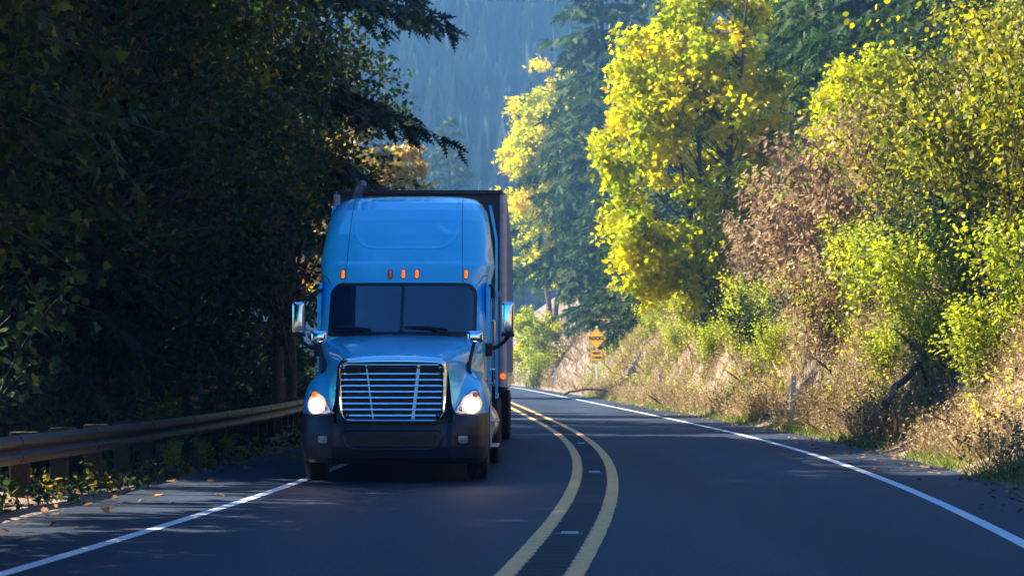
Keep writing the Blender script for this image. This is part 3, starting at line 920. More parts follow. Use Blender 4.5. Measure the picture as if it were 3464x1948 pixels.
def broadleaf(seed, H, rx, zc, rz, nclump, nleaf, size, T, m_leaf, m_bark, stems=1, lean=(0, 0), tint=(0, 1), crad=.9, trunk_r=.14, droop=.35, limb=True, clear=.25):
    r = np.random.RandomState(seed)
    tb = MB(); paths = []
    for s in range(stems):
        a = r.uniform(0, 6.28) if stems > 1 else 0
        sp = .22 * H * (0 if stems == 1 else r.uniform(.5, 1.1))
        top = Vector((lean[0] + math.cos(a) * sp, lean[1] + math.sin(a) * sp, H * r.uniform(.78, .95)))
        base = Vector((math.cos(a) * .18 * (stems > 1), math.sin(a) * .18 * (stems > 1), -.5))
        pts = []
        for t in np.linspace(0, 1, 9):
            p = base.lerp(top, t); p += Vector((r.normal(), r.normal(), 0)) * .06 * H * .1 * (t > 0)
            p.x += (top.x - base.x) * (t * t - t) * .5; p.y += (top.y - base.y) * (t * t - t) * .5
            pts.append(p)
        paths.append(pts)
        tb.tube(pts, [trunk_r * (1 - .86 * t) + .008 for t in np.linspace(0, 1, 9)], 7)
    chunks = []
    for c in range(nclump):
        d = rdir(r, 1)[0]
        rad = (r.uniform(.25, 1) ** .45) * r.uniform(.75, 1.12)
        cp = np.array([lean[0] * .7 + d[0] * rx * rad, lean[1] * .7 + d[1] * rx * rad, zc + d[2] * rz * rad])
        if cp[2] < clear: cp[2] = clear + r.uniform(0, .6)
        pts = paths[r.randint(stems)]
        horiz = math.hypot(cp[0] - lean[0] * .5, cp[1] - lean[1] * .5)
        zb = max(.12 * H, cp[2] - r.uniform(.3, .8) * horiz - .3)
        i = min(len(pts) - 2, max(0, int((zb + .5) / (H * .9 + .5) * 8)))
        b0 = pts[i].lerp(pts[i + 1], r.uniform())
        e = Vector(cp); mid = b0.lerp(e, .55) + Vector((r.normal() * .2, r.normal() * .2, .12 * (e - b0).length))
        lp = [b0, b0.lerp(mid, .5) + Vector((0, 0, .03)), mid, mid.lerp(e, .5) + Vector((0, 0, .05)), e]
        if limb:
            lr = trunk_r * .32 * r.uniform(.6, 1.1)
            tb.tube(lp, [lr, lr * .75, lr * .55, lr * .35, .006], 5)
        n = int(nleaf * r.uniform(.6, 1.4))
        # leaves along a few twigs fanning out of the limb end
        nt = 5
        td = unit(rdir(r, nt) * np.array([1, 1, .55]) + d * .7 * np.array([1, 1, .4]))
        tl = crad * r.uniform(.6, 1.3, nt)
        k = r.randint(0, nt, n); t = r.uniform(.05, 1, n) ** .7
        P = cp - d * crad * .3 + td[k] * (tl[k] * t)[:, None] + r.normal(size=(n, 3)) * .17 * crad
        P[:, 2] -= droop * .35 * crad * t ** 2
        if limb and nclump < 260:
            for q in range(nt):
                b0q = cp - d * crad * .3
                tb.tube([b0q, b0q + td[q] * tl[q] * .5 + np.array([0, 0, -.03]), b0q + td[q] * tl[q] + np.array([0, 0, -droop * .35 * crad])], [.012, .008, .004], 3, cap=False)
        A = unit(td[k] * .5 + rdir(r, n) * .8 + np.array([0, 0, -droop]))
        N = unit(rdir(r, n) * .9 + np.array([0, 0, .6]))
        S = size * r.uniform(.55, 1.25, n)
        tc = np.clip(r.uniform(tint[0], tint[1]) * .55 + r.uniform(tint[0], tint[1], n) * .45 + r.normal(0, .04, n), 0, 1)
        chunks.append((place(P, A, N, S, T, fold=.25, curl=.12), tc))
    return tb, chunks

def conifer(seed, H, Rb, z0, dz, per, sp_step, sp_len, T, droop=.35, trunk_r=.3, power=.85, tint=(0, 1), bark=True, tuft=1.0, zmax=None):
    r = np.random.RandomState(seed)
    tb = MB()
    tb.tube([(r.normal() * .02 * H * .1 * (t > 0), r.normal() * .02 * H * .1 * (t > 0), -.6 + (H + .6) * t) for t in np.linspace(0, 1, 12)], [trunk_r * (1 - t) ** .9 + .02 for t in np.linspace(0, 1, 12)], 10)
    chunks = []
    z = z0; az = r.uniform(0, 6.28)
    while z < H * .99 and (zmax is None or z < zmax):
        t = (z - z0) / (H - z0)
        for k in range(per):
            az += 2.39996 + r.normal(0, .25)
            L = Rb * (1 - t) ** power * r.uniform(.62, 1.12) + .25
            if t < .12 and sp_len != .45: L *= .8 + t
            zz = z + r.uniform(-.5, .5) * dz
            d = np.array([math.cos(az), math.sin(az), 0])
            up = r.uniform(.0, .22) + .35 * t
            dr = droop * r.uniform(.7, 1.3) * (1 - .6 * t)
            f = lambda s: np.outer(s * L, d) + np.array([0, 0, zz]) + np.outer(up * s * L - dr * L * s ** 1.7 + .10 * L * np.maximum(0, s - .7) ** 1.3, [0, 0, 1])
            if bark:
                br = .012 + trunk_r * .16 * (L / Rb)
                sp = np.linspace(0, 1, 6)
                tb.tube(f(sp).tolist(), [br * (1 - .85 * q) for q in sp], 4, cap=False)
            n = max(8, int(3.2 * L / sp_step))
            nl = max(4, int(L / (.30 + .03 * L)))
            ls = np.clip((np.arange(nl) + r.uniform(.1, .9, nl)) / nl * .9 + .1, 0, .985)
            ll = (.42 * L * (1.02 - ls) ** .8 + .22 + .04 * L) * r.uniform(.6, 1.15, nl)
            lside = np.where(np.arange(nl) % 2 == 0, 1.0, -1.0)
            k2 = r.randint(0, nl, n); q = r.uniform(.05, 1, n) ** .8
            onmain = r.uniform(size=n) < .28
            s = np.where(onmain, r.uniform(.12, 1, n), ls[k2]); q = np.where(onmain, .06, q)
            B0 = f(s); tg = unit(f(np.minimum(s + .05, 1.08)) - B0)
            lat = unit(np.cross(tg, [0, 0, 1]))
            ld_ = unit(tg * .85 + lat * (lside[k2] * .95)[:, None])
            P = B0 + ld_ * (ll[k2] * q)[:, None] + np.outer(-(.25 * ll[k2] * q ** 2) - droop * .12 * q, [0, 0, 1]) + r.normal(size=(n, 3)) * .05 * sp_len
            A = unit(ld_ + lat * (r.choice([-1, 1], n) * r.uniform(.2, 1.1, n))[:, None] + r.normal(size=(n, 3)) * .3 + np.array([0, 0, -.5]))
            N = unit(np.array([0, 0, 1]) + r.normal(size=(n, 3)) * tuft)
            S = sp_len * (1.1 - .4 * q) * r.uniform(.65, 1.25, n) * (.6 + .4 * min(1, L / (.5 * Rb)))
            tc = np.clip(r.uniform(*tint) * .5 + r.uniform(tint[0], tint[1], n) * .5, 0, 1)
            chunks.append((place(P, A, N, S, T, fold=.3, curl=.25), tc))
        z += dz * r.uniform(.8, 1.2)
    return tb, chunks

def shrub(seed, H, spread, nst, nleaf, size, T, droopy=.5, tint=(0, 1), stem_r=.012, leaf_from=.15, hang=0.0):
    r = np.random.RandomState(seed)
    tb = MB(); chunks = []
    for s in range(nst):
        a = r.uniform(0, 6.28); out = spread * r.uniform(.25, 1.0); h = H * r.uniform(.6, 1.05)
        b0 = np.array([r.normal() * .18 * spread, r.normal() * .18 * spread, -.15])
        d = np.array([math.cos(a), math.sin(a), 0.])
        f = lambda t: b0 + np.outer(t ** 1.4 * out, d) + np.outer(h * (t * (1 + droopy * .6) - droopy * .6 * t ** 2.4), [0, 0, 1])
        q = np.linspace(0, 1, 7)
        tb.tube(f(q).tolist(), [stem_r * (1 - .8 * x) + .002 for x in q], 4, cap=False)
        n = int(nleaf * r.uniform(.6, 1.4))
        t = leaf_from + (1 - leaf_from) * r.uniform(0, 1, n) ** .8
        tw = r.normal(size=(n, 3)) * np.array([.16, .16, .12]) * (spread * .55 + .15) * (t * .9 + .2)[:, None]
        P = f(t) + tw
        P[:, 2] = np.maximum(P[:, 2], .03)
        A = unit(unit(tw) * .7 + rdir(r, n) * .6 + d * .3 + np.array([0, 0, -hang]))
        N = unit(rdir(r, n) + np.array([0, 0, .5]))
        tc = np.clip(r.uniform(*tint) * .5 + r.uniform(tint[0], tint[1], n) * .5, 0, 1)
        chunks.append((place(P, A, N, size * r.uniform(.5, 1.3, n), T, fold=.25, curl=.15), tc))
    return tb, chunks

L = {}
L['yellow'] = leafmat('yellow_maple_leaves', [(0, (.03, .07, .006)), (.4, (.24, .29, .005)), (.8, (.52, .45, .003)), (1, (.58, .28, .01))], .6, bright=1.8, spec=.15)  # dark green end paints shade in among the yellow leaves
L['orange'] = leafmat('orange_maple_leaves', [(0, (.06, .08, .012)), (.4, (.22, .19, .012)), (1, (.5, .24, .015))], .5, bright=1.35)
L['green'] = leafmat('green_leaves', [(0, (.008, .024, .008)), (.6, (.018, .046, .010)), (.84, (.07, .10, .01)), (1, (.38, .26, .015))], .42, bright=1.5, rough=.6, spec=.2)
L['lime'] = leafmat('yellow_green_leaves', [(0, (.07, .11, .012)), (.5, (.25, .31, .01)), (1, (.52, .45, .012))], .6, bright=1.5)
L['gold'] = leafmat('gold_round_leaves', [(0, (.04, .06, .012)), (.35, (.12, .14, .012)), (.7, (.40, .34, .008)), (1, (.52, .30, .012))], .55, bright=1.6, spec=.15)
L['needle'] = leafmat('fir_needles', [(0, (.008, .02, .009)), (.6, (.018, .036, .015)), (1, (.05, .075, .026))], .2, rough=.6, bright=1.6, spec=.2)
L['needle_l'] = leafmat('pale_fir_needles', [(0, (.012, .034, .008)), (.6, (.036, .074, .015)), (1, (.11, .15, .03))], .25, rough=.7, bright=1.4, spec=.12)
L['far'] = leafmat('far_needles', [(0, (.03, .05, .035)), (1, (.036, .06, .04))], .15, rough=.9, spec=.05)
L['dry'] = leafmat('dry_plumes', [(0, (.13, .08, .04)), (.6, (.33, .21, .11)), (1, (.52, .38, .22))], .3, rough=.8, bright=1.2, spec=.2)
L['straw'] = leafmat('dry_weeds', [(0, (.10, .065, .028)), (.5, (.27, .19, .085)), (1, (.50, .38, .20))], .3, rough=.8, bright=1.2, spec=.2)
L['grass'] = leafmat('fresh_grass', [(0, (.05, .09, .015)), (.6, (.13, .2, .02)), (1, (.26, .32, .04))], .45, rough=.6, bright=1.3)
L['litter'] = leafmat('leaf_litter', [(0, (.06, .035, .02)), (.5, (.2, .1, .04)), (1, (.45, .2, .05))], .2, rough=.8)

def tree(name, tb, chunks, m_leaf, m_bark, loc, rz, label, cat, group=None, crown='crown', wood='trunk', sc_=1.0):
    t = empty(name, loc, rz)
    tb.build(wood, m_bark, t, angle=60)
    polys(crown, chunks, m_leaf, t)
    t.scale = (sc_,) * 3
    tag(t, label, cat, group)
    return t
def again(src, loc, rz, s, label, group=None):
    c = copy_tree(src); c.location = loc; c.rotation_euler = (0, 0, rz); c.scale = (s,) * 3 if not hasattr(s, '__len__') else s
    c['label'] = label
    if group: c['group'] = group
    return c
def at(px, Y):       # ground point that stands at photo column px (2576 wide) and distance Y
    X = (px - 1288) * Y / 6082
    u = X - float(cx(Y))
    return Vector((X, Y, float(zg(u, Y))))

# ------------------------------------------------------------------ right bank trees
tb, ch = broadleaf(11, 15, 3.4, 7.6, 7.2, 160, 210, .225, T_MAPLE, None, None, stems=4, tint=(.1, .95), crad=1.0, trunk_r=.15, lean=(-1.0, 0), clear=2.0)
ym = tree('yellow_maple', tb, ch, L['yellow'], M['bark_grey'], at(1790, 90), .4, 'tall yellow bigleaf maple with several dark stems right of the warning sign', 'tree')
tb, ch = broadleaf(12, 27, 5.0, 15.0, 11.0, 150, 120, .40, T_MAPLE, None, None, stems=2, tint=(.25, 1), crad=1.5, trunk_r=.3, lean=(-1, 0))
fm = tree('yellow_maple', tb, ch, L['yellow'], M['bark_grey'], at(1388, 232), 1.2, 'hazy golden maple standing just right of the trailer roof', 'tree')
tb, ch = broadleaf(13, 7.5, 2.5, 4.4, 2.9, 60, 190, .18, T_MAPLE, None, None, stems=4, tint=(.1, .85), crad=.9, trunk_r=.09)
vm = tree('vine_maple', tb, ch, L['yellow'], M['bark_grey'], at(2185, 72) + Vector((0, 0, .3)), .4, 'bright yellow green vine maple under the dark fir boughs at upper right', 'tree', sc_=.74)
again(vm, at(1920, 112), 4.0, 1.05, 'yellow green vine maple half hidden behind the tall maple on the bank')
again(vm, at(1345, 190), 5.0, .9, 'low yellow green maple at the bank foot beside the truck mirror')

tb, ch = conifer(21, 38, 9.0, 2.0, 1.0, 4, .5, 1.5, T_SPRAY, droop=.45, trunk_r=.5, power=.8)
f1 = tree('fir_tree', tb, ch, L['needle_l'], M['bark'], at(1512, 212), 0, 'tallest hazy fir rising behind the two yellow maples', 'tree')
again(f1, at(1700, 240), 1.9, 1.0, 'hazy fir behind the tall yellow maple, right of the tallest fir', 'firs on the right hillside')
again(f1, at(1440, 262), 2.6, .72, 'small hazy fir between the golden maple and the tallest fir', 'firs on the right hillside')
tb, ch = conifer(22, 26, 6.5, 2.0, .62, 4, .24, .8, T_SPRAY, droop=.5, trunk_r=.35, power=.7)
f2 = tree('fir_tree', tb, ch, L['needle_l'], M['bark'], at(1990, 118), 0, 'fir with pale drooping boughs right of the tall yellow maple', 'tree')
again(f2, at(2190, 100), 2.0, 1.05, 'dark fir above the bright vine maple at upper right', 'firs on the right hillside')
again(f2, at(2450, 92), 3.1, 1.05, 'dark fir in the upper right corner behind gold shrubs', 'firs on the right hillside')
again(f2, at(1870, 150), 4.4, 1.1, 'fir directly behind the crown of the tall yellow maple', 'firs on the right hillside')
again(f2, at(2330, 135), 5.2, 1.1, 'fir high on the hillside between the two dark upper right firs', 'firs on the right hillside')
again(f2, at(2640, 80), 5.9, 1.0, 'fir whose boughs reach in at the right edge of the view', 'firs on the right hillside')
tb, ch = conifer(23, 7, 2.3, .2, .34, 5, .16, .5, T_SPRAY, droop=.3, trunk_r=.1, power=.8)
f3 = tree('young_fir', tb, ch, L['needle_l'], M['bark'], at(1650, 124), 0, 'young fir on the bank above and right of the warning sign', 'tree')
for px, Y, rz, s, lab in ((1560, 142, 1, 1.05, 'young fir directly above the warning sign'), (1735, 118, 2.2, .85, 'young fir at the foot of the tall yellow maple'),
                          (1480, 190, 3, 1.3, 'young fir at the foot of the hazy golden maple'), (1860, 104, 4, .9, 'young fir right of the dark maple stems'), (1690, 150, 5, 1.2, 'young fir behind the leaning maple stems')):
    again(f3, at(px, Y), rz, s, lab, 'young firs on the right bank')
f3['group'] = 'young firs on the right bank'

# ------------------------------------------------------------------ right bank shrubs
tb, ch = shrub(31, 5.0, 2.5, 40, 140, .10, T_ROUND, droopy=.7, stem_r=.018, hang=.5, tint=(.0, .9))
g1 = tree('hazel_shrub', tb, ch, L['gold'], M['bark_grey'], at(2500, 47), .3, 'tall arching hazel with round gold leaves at the right edge', 'shrub', crown='foliage', wood='stems')
for px, Y, rz, s, lab in ((2390, 53, 1.2, .84, 'arching gold hazel left of the edge hazel above the fallen logs'), (2610, 42, 2.1, 1.0, 'gold hazel cut by the right edge nearest the viewer'), (2290, 60, 3.3, .9, 'gold hazel under the vine maple, behind the fallen logs'),
                          (2560, 56, 4.4, .74, 'taller gold hazel standing up the slope at the right edge')):
    again(g1, at(px, Y), rz, s, lab, 'gold hazels on the right bank')
g1['group'] = 'gold hazels on the right bank'
tb, ch = shrub(32, 4.6, 1.9, 30, 95, .19, T_LONG * np.array([1.5, 1]), droopy=.8, stem_r=.012, hang=.7, leaf_from=.25)
d1 = tree('dry_plume_shrub', tb, ch, L['dry'], M['bark_grey'], at(2010, 70), .3, 'tall shrub with drooping brown dry plumes beside the dark gap right of the maple', 'shrub', crown='foliage', wood='stems')
for px, Y, rz, s, lab in ((2110, 66, 1.1, 1.1, 'brown plumed shrub in the middle of the right bank below the vine maple'), (2220, 62, 2.3, 1.0, 'brown plumed shrub between the vine maple and gold hazels'), (2060, 60, 3.3, .75, 'low brown plumed shrub above the nearest marker post'), (1900, 84, 4.1, .8, 'brown plumed shrub at the right foot of the maple stems')):
    again(d1, at(px, Y), rz, s, lab, 'brown plumed shrubs on the right bank')
d1['group'] = 'brown plumed shrubs on the right bank'
tb, ch = shrub(33, 2.2, 1.35, 30, 105, .09, T_OVAL, droopy=.7, stem_r=.01, hang=.2, tint=(.1, 1))
l1 = tree('leafy_shrub', tb, ch, L['lime'], M['bark_grey'], at(2060, 66), .3, 'yellow green shrub right behind the nearest marker post', 'shrub', crown='foliage', wood='stems')
for px, Y, rz, s, lab in ((1900, 78, 1.2, 1.1, 'yellow green shrub on the bank left of the nearest marker post'), (1800, 96, 2.2, 1.1, 'yellow green shrub below the dark maple stems'), (2180, 58, 3.1, 1.2, 'yellow green shrub left of the two fallen logs'),
                          (2300, 52, 4.0, 1.1, 'yellow green shrub beneath the upper fallen log'), (2440, 45, 5.0, 1.0, 'yellow green shrub right of the fallen logs'), (2560, 40, .7, 1.0, 'yellow green shrub low at the right edge'),
                          (1720, 108, 1.7, 1.0, 'yellow green shrub below the young firs'), (2000, 84, 2.7, 1.4, 'yellow green shrub below the brown plumes up the bank'), (1345, 185, 5.6, 1.5, 'yellow green shrub beside the trailer side'), (2150, 74, 4.7, 1.5, 'yellow green shrub up the bank under the vine maple')):
    again(l1, at(px, Y), rz, s, lab, 'yellow green shrubs on the right bank')
for px, Y, rz, s, lab in ((1640, 119, .3, .9, 'low yellow green shrub just right of the warning sign'), (1705, 100, 1.3, .8, 'low yellow green shrub on the bank left of the maple stems'), (1790, 86, 2.6, .85, 'low yellow green shrub in front of the maple stems'),
                          (1865, 79, 3.9, .9, 'low yellow green shrub right of the maple stems'), (1950, 69, 5.1, .8, 'low yellow green shrub just left of the nearest marker post'), (2105, 60, .9, .85, 'low yellow green shrub just right of the nearest marker post'),
                          (2235, 50, 2.0, .75, 'low yellow green shrub at the lower end of the fallen log'), (2345, 46, 3.0, .8, 'low yellow green shrub right beside the lower fallen log'), (2480, 40, 4.2, .75, 'low yellow green shrub on the verge near the right edge')):
    again(l1, at(px, Y), rz, s, lab, 'yellow green shrubs on the right bank')
l1['group'] = 'yellow green shrubs on the right bank'

# ------------------------------------------------------------------ fallen wood
def log(name, pts, r0, r1, label):
    c = Vector(pts[0])
    o = empty(name, c); tag(o, label, 'log', 'fallen wood on the right bank')
    q = []
    rr = np.random.RandomState(len(label))
    P = [Vector(p) - c for p in pts]
    for i in range(len(P) - 1):
        for t in (0, .33, .66): q.append(P[i].lerp(P[i + 1], t) + Vector((rr.normal(), 0, rr.normal())) * r0 * .3)
    q.append(P[-1])
    b = MB(); b.tube(q, [r0 + (r1 - r0) * t for t in np.linspace(0, 1, len(q))], 9); b.build('log', M['deadwood'], o)
    s = Vector(q[len(q) // 2]); b = MB(); b.tube([s, s + Vector((.3, -.1, .35)), s + Vector((.45, -.1, .75))], [r1 * .7, r1 * .5, .01], 5); b.build('snag', M['deadwood'], o)
def scr(px, py, Y): return ((px - 1288) * Y / 6082, Y, 1.425 + (930 - py) * Y / 6082)
log('fallen_log', [scr(2228, 1015, 44), scr(2270, 960, 45), scr(2312, 915, 46)], .075, .06, 'weathered fallen log leaning down the bank, the lower of two')
log('fallen_log', [scr(2308, 872, 46), scr(2355, 845, 47), scr(2420, 800, 49)], .11, .07, 'thicker broken log higher up the bank under the gold hazels')
log('fallen_branch', [scr(1415, 992, 110), scr(1470, 978, 110.5), scr(1530, 983, 111)], .06, .04, 'dark fallen branch lying at the road edge below the warning sign')

# ------------------------------------------------------------------ verge growth on the right (nobody could count it)
def verge(name, n, u0, u1, y0, y1, h0, h1, w, m, heads, seed, lean=.35, ypow=1.0, leafy=0.0):
    r = np.random.RandomState(seed)
    u = r.uniform(u0, u1, n); Y = y0 + (y1 - y0) * r.uniform(0, 1, n) ** ypow
    cl = hsh(u * 1.0, Y, 1.7) * hsh(u + 9, Y + 3, 5.0)
    keep = cl > r.uniform(.02, .36, n)
    u, Y = u[keep], Y[keep]; n = len(u)
    P = np.stack([u + cx(Y), Y, zg(u, Y) - .03], -1)
    h = r.uniform(h0, h1, n) * (.5 + hsh(u, Y, 3.1))
    A = unit(np.array([0, 0, 1]) + r.normal(size=(n, 3)) * lean)
    N = unit(r.normal(size=(n, 3)) * [1, 1, .1] + [0, -.8, 0])
    T = np.array([(-w, 0), (w, 0), (w * .7, .5), (0, 1), (-w * .7, .5)])
    B = unit(np.cross(A, N))
    x = T[:, 0][None, :, None]; y = T[:, 1][None, :, None]
    bend = r.normal(size=(n, 3)) * [.25, .25, 0] + [0, 0, -.12]
    S = h[:, None, None]
    V = P[:, None] + B[:, None] * x * (.6 + .4 * (Y / 50)[:, None, None]) + S * (A[:, None] * y + bend[:, None] * y ** 2)
    tc = np.clip(.25 + .6 * hsh(u + 3, Y, 2.6) + r.normal(0, .2, n), 0, 1)
    out = [(V, tc)]
    if heads > 0:
        k = np.where(r.uniform(size=n) < heads)[0]
        k = np.repeat(k, 7)
        m_ = len(k); t = r.uniform(.55, 1.0, m_)[:, None]
        Q = P[k] + h[k][:, None] * (A[k] * t + bend[k] * t ** 2) + r.normal(size=(m_, 3)) * .05
        out.append((place(Q, rdir(r, m_) + [0, 0, leafy], rdir(r, m_), r.uniform(.025, .07, m_) * (1 + leafy), T_OVAL), np.clip(tc[k] + r.normal(0, .2, m_), 0, 1)))
    o = polys(name, out, m); tag(o, kind='stuff')
    return o
verge('dry_weeds', 34000, 5.25, 8.4, 26, 130, .35, .95, .007, L['straw'], .8, 41, ypow=1.3)
verge('far_dry_weeds', 9000, 5.3, 12, 120, 270, .4, 1.1, .016, L['straw'], .6, 42)
verge('slope_weeds', 16000, 6.6, 14, 30, 130, .35, 1.1, .010, L['straw'], .8, 43)
verge('green_undergrowth', 11000, 5.9, 13, 30, 150, .3, .9, .010, L['lime'], .95, 44, leafy=.6)
verge('roadside_grass', 24000, 5.0, 6.1, 26, 130, .06, .28, .010, L['grass'], .0, 45, lean=.5, ypow=1.4)

def litter(name, n, u0, u1, y0, y1, m, seed, edge):
    r = np.random.RandomState(seed)
    u = edge + (u1 - u0) * np.abs(r.normal(0, .4, n)) * np.sign(r.uniform(-1, 2.2, n)) * (1 if u1 > 0 else -1); Y = y0 + (y1 - y0) * r.uniform(0, 1, n) ** 1.3
    z = np.where((u > -5.3) & (u < 5.0), .012, np.maximum(zg(u, Y), 0) + .02)
    P = np.stack([u + cx(Y), Y, z], -1)
    V = place(P, unit(r.normal(size=(n, 3)) * [1, 1, .15]), unit(r.normal(size=(n, 3)) * .35 + [0, 0, 1]), r.uniform(.05, .13, n), T_MAPLE)
    o = polys(name, [(V, r.uniform(0, 1, n))], m); tag(o, kind='stuff')
litter('leaf_litter', 2600, 0, 1.2, 24, 130, L['litter'], 51, 5.3)
litter('leaf_litter', 700, -1.6, 0, 18, 70, L['litter'], 52, -5.7)

# ------------------------------------------------------------------ left wood
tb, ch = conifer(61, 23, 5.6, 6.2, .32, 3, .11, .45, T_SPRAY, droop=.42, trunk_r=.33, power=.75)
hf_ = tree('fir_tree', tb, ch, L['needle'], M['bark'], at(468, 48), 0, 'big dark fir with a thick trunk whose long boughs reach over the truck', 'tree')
tb, ch = conifer(68, 23, 2.7, 7.4, .42, 5, .2, .6, T_SPRAY, droop=.4, trunk_r=.2, power=.55)  # firs added mostly out of view to shade the road, bare below
nf = None
for i, y_ in enumerate((17, 19.3, 21.6, 23.9, 26.2, 28.5, 30.8, 33.1)):
    p = Vector((gx(-9.3, y_), y_, -.9)); lab = 'added slim fir shading the road, mostly unseen, bare below for sun patches'
    if nf is None: nf = tree('shade_fir', tb, ch, L['needle'], M['bark'], p, 0, lab, 'tree', 'slim firs added to shade the road from the left')
    else: again(nf, p, y_, (1, 1, .95 + .05 * (i % 3)), lab)
tb, ch = broadleaf(62, 19, 4.3, 10.5, 6.5, 110, 120, .34, T_MAPLE, None, None, stems=2, tint=(.1, 1), crad=1.1, trunk_r=.2, lean=(1.2, 0))
om = tree('orange_maple', tb, ch, L['orange'], M['bark_grey'], at(865, 122), .5, 'orange leaved maple glowing behind the dark fir boughs above the truck', 'tree', sc_=.86)
tb, ch = broadleaf(63, 11.5, 3.6, 5.6, 5.0, 140, 170, .115, T_MAPLE, None, None, stems=3, tint=(0, 1.0), crad=.95, trunk_r=.13, clear=1.6)  # full tint range paints in a few sunlit yellow leaves
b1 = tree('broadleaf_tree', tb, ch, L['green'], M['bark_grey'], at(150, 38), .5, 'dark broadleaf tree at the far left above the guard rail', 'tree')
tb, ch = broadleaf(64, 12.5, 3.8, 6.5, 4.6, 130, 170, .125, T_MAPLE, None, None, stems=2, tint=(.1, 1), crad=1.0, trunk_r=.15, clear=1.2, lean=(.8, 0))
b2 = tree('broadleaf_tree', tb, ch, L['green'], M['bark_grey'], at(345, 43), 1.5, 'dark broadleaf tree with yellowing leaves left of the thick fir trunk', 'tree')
again(b1, at(-90, 37), 2.2, 1.0, 'dark broadleaf tree cut by the left edge of the view', 'dark broadleaf trees behind the guard rail')
again(b2, at(700, 60), 3.4, 1.15, 'dark broadleaf tree right of the thick fir trunk', 'dark broadleaf trees behind the guard rail')
again(b1, at(30, 52), 4.0, 1.15, 'yellowing broadleaf tree lit from behind at the far left, deeper in the wood', 'dark broadleaf trees behind the guard rail')
again(b2, at(230, 60), 5.1, 1.1, 'broadleaf tree deep in the wood between the two front trees', 'dark broadleaf trees behind the guard rail')
#again(b1, at(-250, 28), 5.5, .95, 'broadleaf tree beside the road outside the left edge', 'dark broadleaf trees behind the guard rail')
again(b2, at(-700, 20), .5, .95, 'broadleaf tree beside the road nearest the viewer, outside the left edge', 'dark broadleaf trees behind the guard rail')
for i, (u, y) in enumerate([(-12.3, 36), (-9.8, 39), (-11.5, 42.5), (-12.6, 49), (-12, 55), (-9.5, 15), (-12, 17), (-15.5, 39), (-9, 8), (-12, 9)]):  # rows added to block sun from road and truck, partly unseen
    again((b1, b2)[i % 2], Vector((gx(u, y), y, float(zg(u, y)))), i * 1.3, 1.15 + .07 * (i % 3), 'broadleaf tree added behind the front row of the left wood to block sun', 'broadleaf trees added to block sun on the left')
for b_ in (b1, b2): b_['group'] = 'dark broadleaf trees behind the guard rail'
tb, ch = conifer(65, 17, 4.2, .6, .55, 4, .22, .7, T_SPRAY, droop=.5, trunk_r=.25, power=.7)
w1 = None
rw = np.random.RandomState(5)
WS = [(-10.5, 58), (-8.8, 66), (-9.2, 76), (-12, 70), (-14.5, 60), (-13, 50), (-16, 48), (-17, 72), (-20, 58), (-11.5, 82), (-9.3, 35.2), (-9.3, 37.6), (-11.2, 36.4)]  # last three firs added to keep sun off the truck roof
for i, (x, y) in enumerate(WS):
    u = x - float(cx(y)); p = Vector((x, y, float(zg(u, y))))
    lab = 'dark fir among the shaded firs deep in the left wood'
    if w1 is None: w1 = tree('fir_tree', tb, ch, L['needle'], M['bark'], p, 0, lab, 'tree', 'shaded firs deep in the left wood')
    else: again(w1, p, rw.uniform(0, 6), rw.uniform(.8, 1.05), lab)
for x, y in ((-13, -26), (-12, -40), (14, -30), (15, -44)):  # unseen trees added to tone down sky reflections in the chrome
    again(b1 if y % 2 else b2, Vector((x + float(cx(y)), y, 0)), y, 1.0, 'unseen broadleaf tree added behind the viewer for reflections', 'unseen broadleaf trees added for reflections')
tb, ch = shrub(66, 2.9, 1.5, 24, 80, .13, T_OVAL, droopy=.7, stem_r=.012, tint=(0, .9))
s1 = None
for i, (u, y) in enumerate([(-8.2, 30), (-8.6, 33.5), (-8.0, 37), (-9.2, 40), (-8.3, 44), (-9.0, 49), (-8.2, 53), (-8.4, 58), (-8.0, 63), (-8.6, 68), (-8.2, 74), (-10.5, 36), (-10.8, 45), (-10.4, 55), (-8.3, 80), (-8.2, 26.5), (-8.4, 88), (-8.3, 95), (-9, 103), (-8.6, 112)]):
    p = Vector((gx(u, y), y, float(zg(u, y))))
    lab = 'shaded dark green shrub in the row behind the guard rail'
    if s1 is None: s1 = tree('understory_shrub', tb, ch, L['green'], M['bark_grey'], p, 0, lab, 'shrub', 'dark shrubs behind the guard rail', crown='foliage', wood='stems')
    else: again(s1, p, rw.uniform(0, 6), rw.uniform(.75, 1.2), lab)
for px, Y, rz, s, lab in ((1915, 75, .4, .8, 'dark green shrub on the bank under the brown plumes'), (2140, 65, 1.4, .8, 'dark green shrub on the bank between the brown plumes and fallen logs'), (2290, 55, 2.4, .8, 'dark green shrub beneath the upper fallen log'),
                          (2425, 49, 3.4, .75, 'dark green shrub under the gold hazels'), (2530, 43, 4.4, .8, 'dark green shrub low on the bank at the right edge'), (1765, 95, 5.4, .8, 'dark green shrub at the foot of the maple stems'), (1590, 135, .9, .9, 'dark green shrub behind the warning sign')):
    again(s1, at(px, Y), rz, s, lab, 'dark green shrubs on the right bank')
tb, ch = shrub(67, 1.35, .45, 16, 45, .085, T_OVAL, droopy=.6, stem_r=.007, tint=(.1, .8))
lb = tree('bramble_bush', tb, ch, L['lime'], M['bark_grey'], Vector((gx(-6.95, 38.5), 38.5, -.15)), 0, 'small lime green bush just behind the guard rail', 'bush', crown='foliage', wood='stems')  # lime leaf colour brightens the bush in place of sunlight
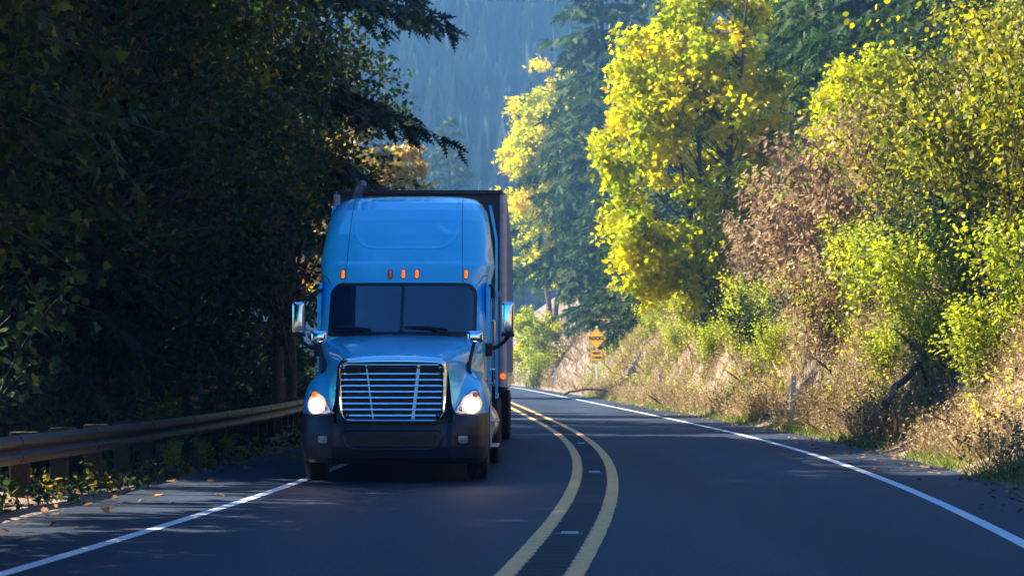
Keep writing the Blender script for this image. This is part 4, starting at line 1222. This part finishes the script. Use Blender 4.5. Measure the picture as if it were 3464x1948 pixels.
for u, y, s, lab in ((-5.85, 33.5, .38, 'low leafy plant under the guard rail, leftmost of three'), (-5.85, 36, .36, 'low leafy plant under the guard rail, in the middle of three'), (-5.8, 38.5, .36, 'low leafy plant under the guard rail, nearest the truck of three')):
    again(lb, Vector((gx(u, y), y, 0)), y, s, lab, 'low plants under the guard rail')
# dry umbels
tb = MB(); ch = []; r = np.random.RandomState(70)
for k in range(9):
    x, y = r.uniform(-.55, .55), r.uniform(-.4, .4); h = r.uniform(.8, 1.45); tp = Vector((x + r.normal() * .12, y, h))
    tb.tube([(x, y, -.2), (x + .01, y, h * .5), tp], [.006, .005, .003], 4, cap=False)
    for j in range(7):
        a = j * .9; e = tp + Vector((math.cos(a) * .05, math.sin(a) * .05, .05)); tb.tube([tp, e], .0025, 3, cap=False)
        n = 6; P = np.array(e)[None] + r.normal(size=(n, 3)) * .014
        ch.append((place(P, rdir(r, n), rdir(r, n), np.full(n, .028), T_ROUND), r.uniform(.5, 1, n)))
tree('dry_umbel', tb, ch, L['straw'], M['deadwood'], Vector((gx(-6.9, 41.5), 41.5, -.1)), 0, 'pale dry umbel weeds beside the small lime bush behind the guard rail', 'weeds', crown='foliage', wood='stems')
# bare twigs
tb = MB(); r = np.random.RandomState(71)
def twig(p, d, L_, rad, dep):
    q = p + d * L_ * .5 + Vector(r.normal(size=3)) * .06 * L_; e = p + d * L_ + Vector(r.normal(size=3)) * .1 * L_
    tb.tube([p, q, e], [rad, rad * .75, rad * .5], 4, cap=False)
    if dep:
        for t in (q, e, e): twig(t, (d + Vector(r.normal(size=3)) * .5).normalized(), L_ * r.uniform(.45, .75), rad * .5, dep - 1)
for k in range(4): twig(Vector((0, 0, -.1)), Vector((r.uniform(-.6, 1.0), r.uniform(-.6, .2), 1)).normalized(), 1.3, .02, 4)
o = tb.build('bare_bush', M['bark_grey'], None); o.location = (gx(-7.6, 46), 46, -.2); tag(o, 'leafless grey twiggy bush in the shade left of the truck mirror', 'bush')
for i in range(2):
    c = o.copy(); col.objects.link(c); c.rotation_euler = (0, 0, 2 + i); u, y = ((-7.4, 39), (-7.5, 55))[i]; c.location = (gx(u, y), y, -.2)
    c['label'] = ('leafless twiggy bush behind the small lime bush', 'leafless twiggy bush deep in shade just left of the cab')[i]
def lverge():
    verge('woodland_grass', 3200, -8.5, -5.5, 20, 75, .1, .4, .010, L['green'], .6, 81, lean=.5, leafy=.5)
lverge()

# ------------------------------------------------------------------ far hillside wood and hazy firs
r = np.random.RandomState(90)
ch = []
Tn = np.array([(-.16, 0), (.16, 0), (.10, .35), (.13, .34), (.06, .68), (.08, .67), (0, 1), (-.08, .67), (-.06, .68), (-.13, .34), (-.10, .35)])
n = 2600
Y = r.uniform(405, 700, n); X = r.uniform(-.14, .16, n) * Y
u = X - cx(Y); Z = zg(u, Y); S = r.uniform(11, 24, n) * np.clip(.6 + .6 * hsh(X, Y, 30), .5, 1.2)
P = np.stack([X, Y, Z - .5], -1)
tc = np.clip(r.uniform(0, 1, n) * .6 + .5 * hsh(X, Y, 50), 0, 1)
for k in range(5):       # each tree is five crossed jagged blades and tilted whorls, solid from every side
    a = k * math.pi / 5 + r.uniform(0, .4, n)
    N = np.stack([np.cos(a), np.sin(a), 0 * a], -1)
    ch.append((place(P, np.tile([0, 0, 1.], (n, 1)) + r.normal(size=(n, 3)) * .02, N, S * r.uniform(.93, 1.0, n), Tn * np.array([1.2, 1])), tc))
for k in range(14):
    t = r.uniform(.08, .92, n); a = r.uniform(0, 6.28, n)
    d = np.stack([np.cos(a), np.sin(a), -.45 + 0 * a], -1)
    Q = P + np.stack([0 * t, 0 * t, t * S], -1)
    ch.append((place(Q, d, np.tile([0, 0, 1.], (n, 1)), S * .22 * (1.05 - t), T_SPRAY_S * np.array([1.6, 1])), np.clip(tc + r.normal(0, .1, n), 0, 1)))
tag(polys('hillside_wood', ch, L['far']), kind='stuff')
for px, Y, s, rz, lab in ((1130, 330, .95, 1.0, 'hazy fir below the hill, right of the dark bough tips'), (1225, 360, .62, 2.0, 'smaller hazy fir behind the golden maple top, in the valley'), (1040, 370, .9, 3.0, 'hazy fir in the valley above the middle of the trailer'), (1185, 300, .42, 4.0, 'low hazy fir in the valley just left of the golden maple')):
    p = at(px, Y); again(f1, p, rz, s, lab, 'hazy firs in the valley')

# ------------------------------------------------------------------ haze
hm = bpy.data.materials.new('haze'); hm.use_nodes = True
n_ = hm.node_tree.nodes; n_.remove(n_["Principled BSDF"])
pv = n_.new("ShaderNodeVolumePrincipled")
pv.inputs["Color"].default_value = (.22, .53, 1.0, 1)
pv.inputs["Density"].default_value = .00058
pv.inputs["Anisotropy"].default_value = 0.0
hm.node_tree.links.new(pv.outputs[0], n_["Material Output"].inputs["Volume"])
b = MB(); b.box(-560, 400, -75, 760, -45, 262)
hz = b.build('haze', hm, smooth=False); tag(hz, kind='stuff')
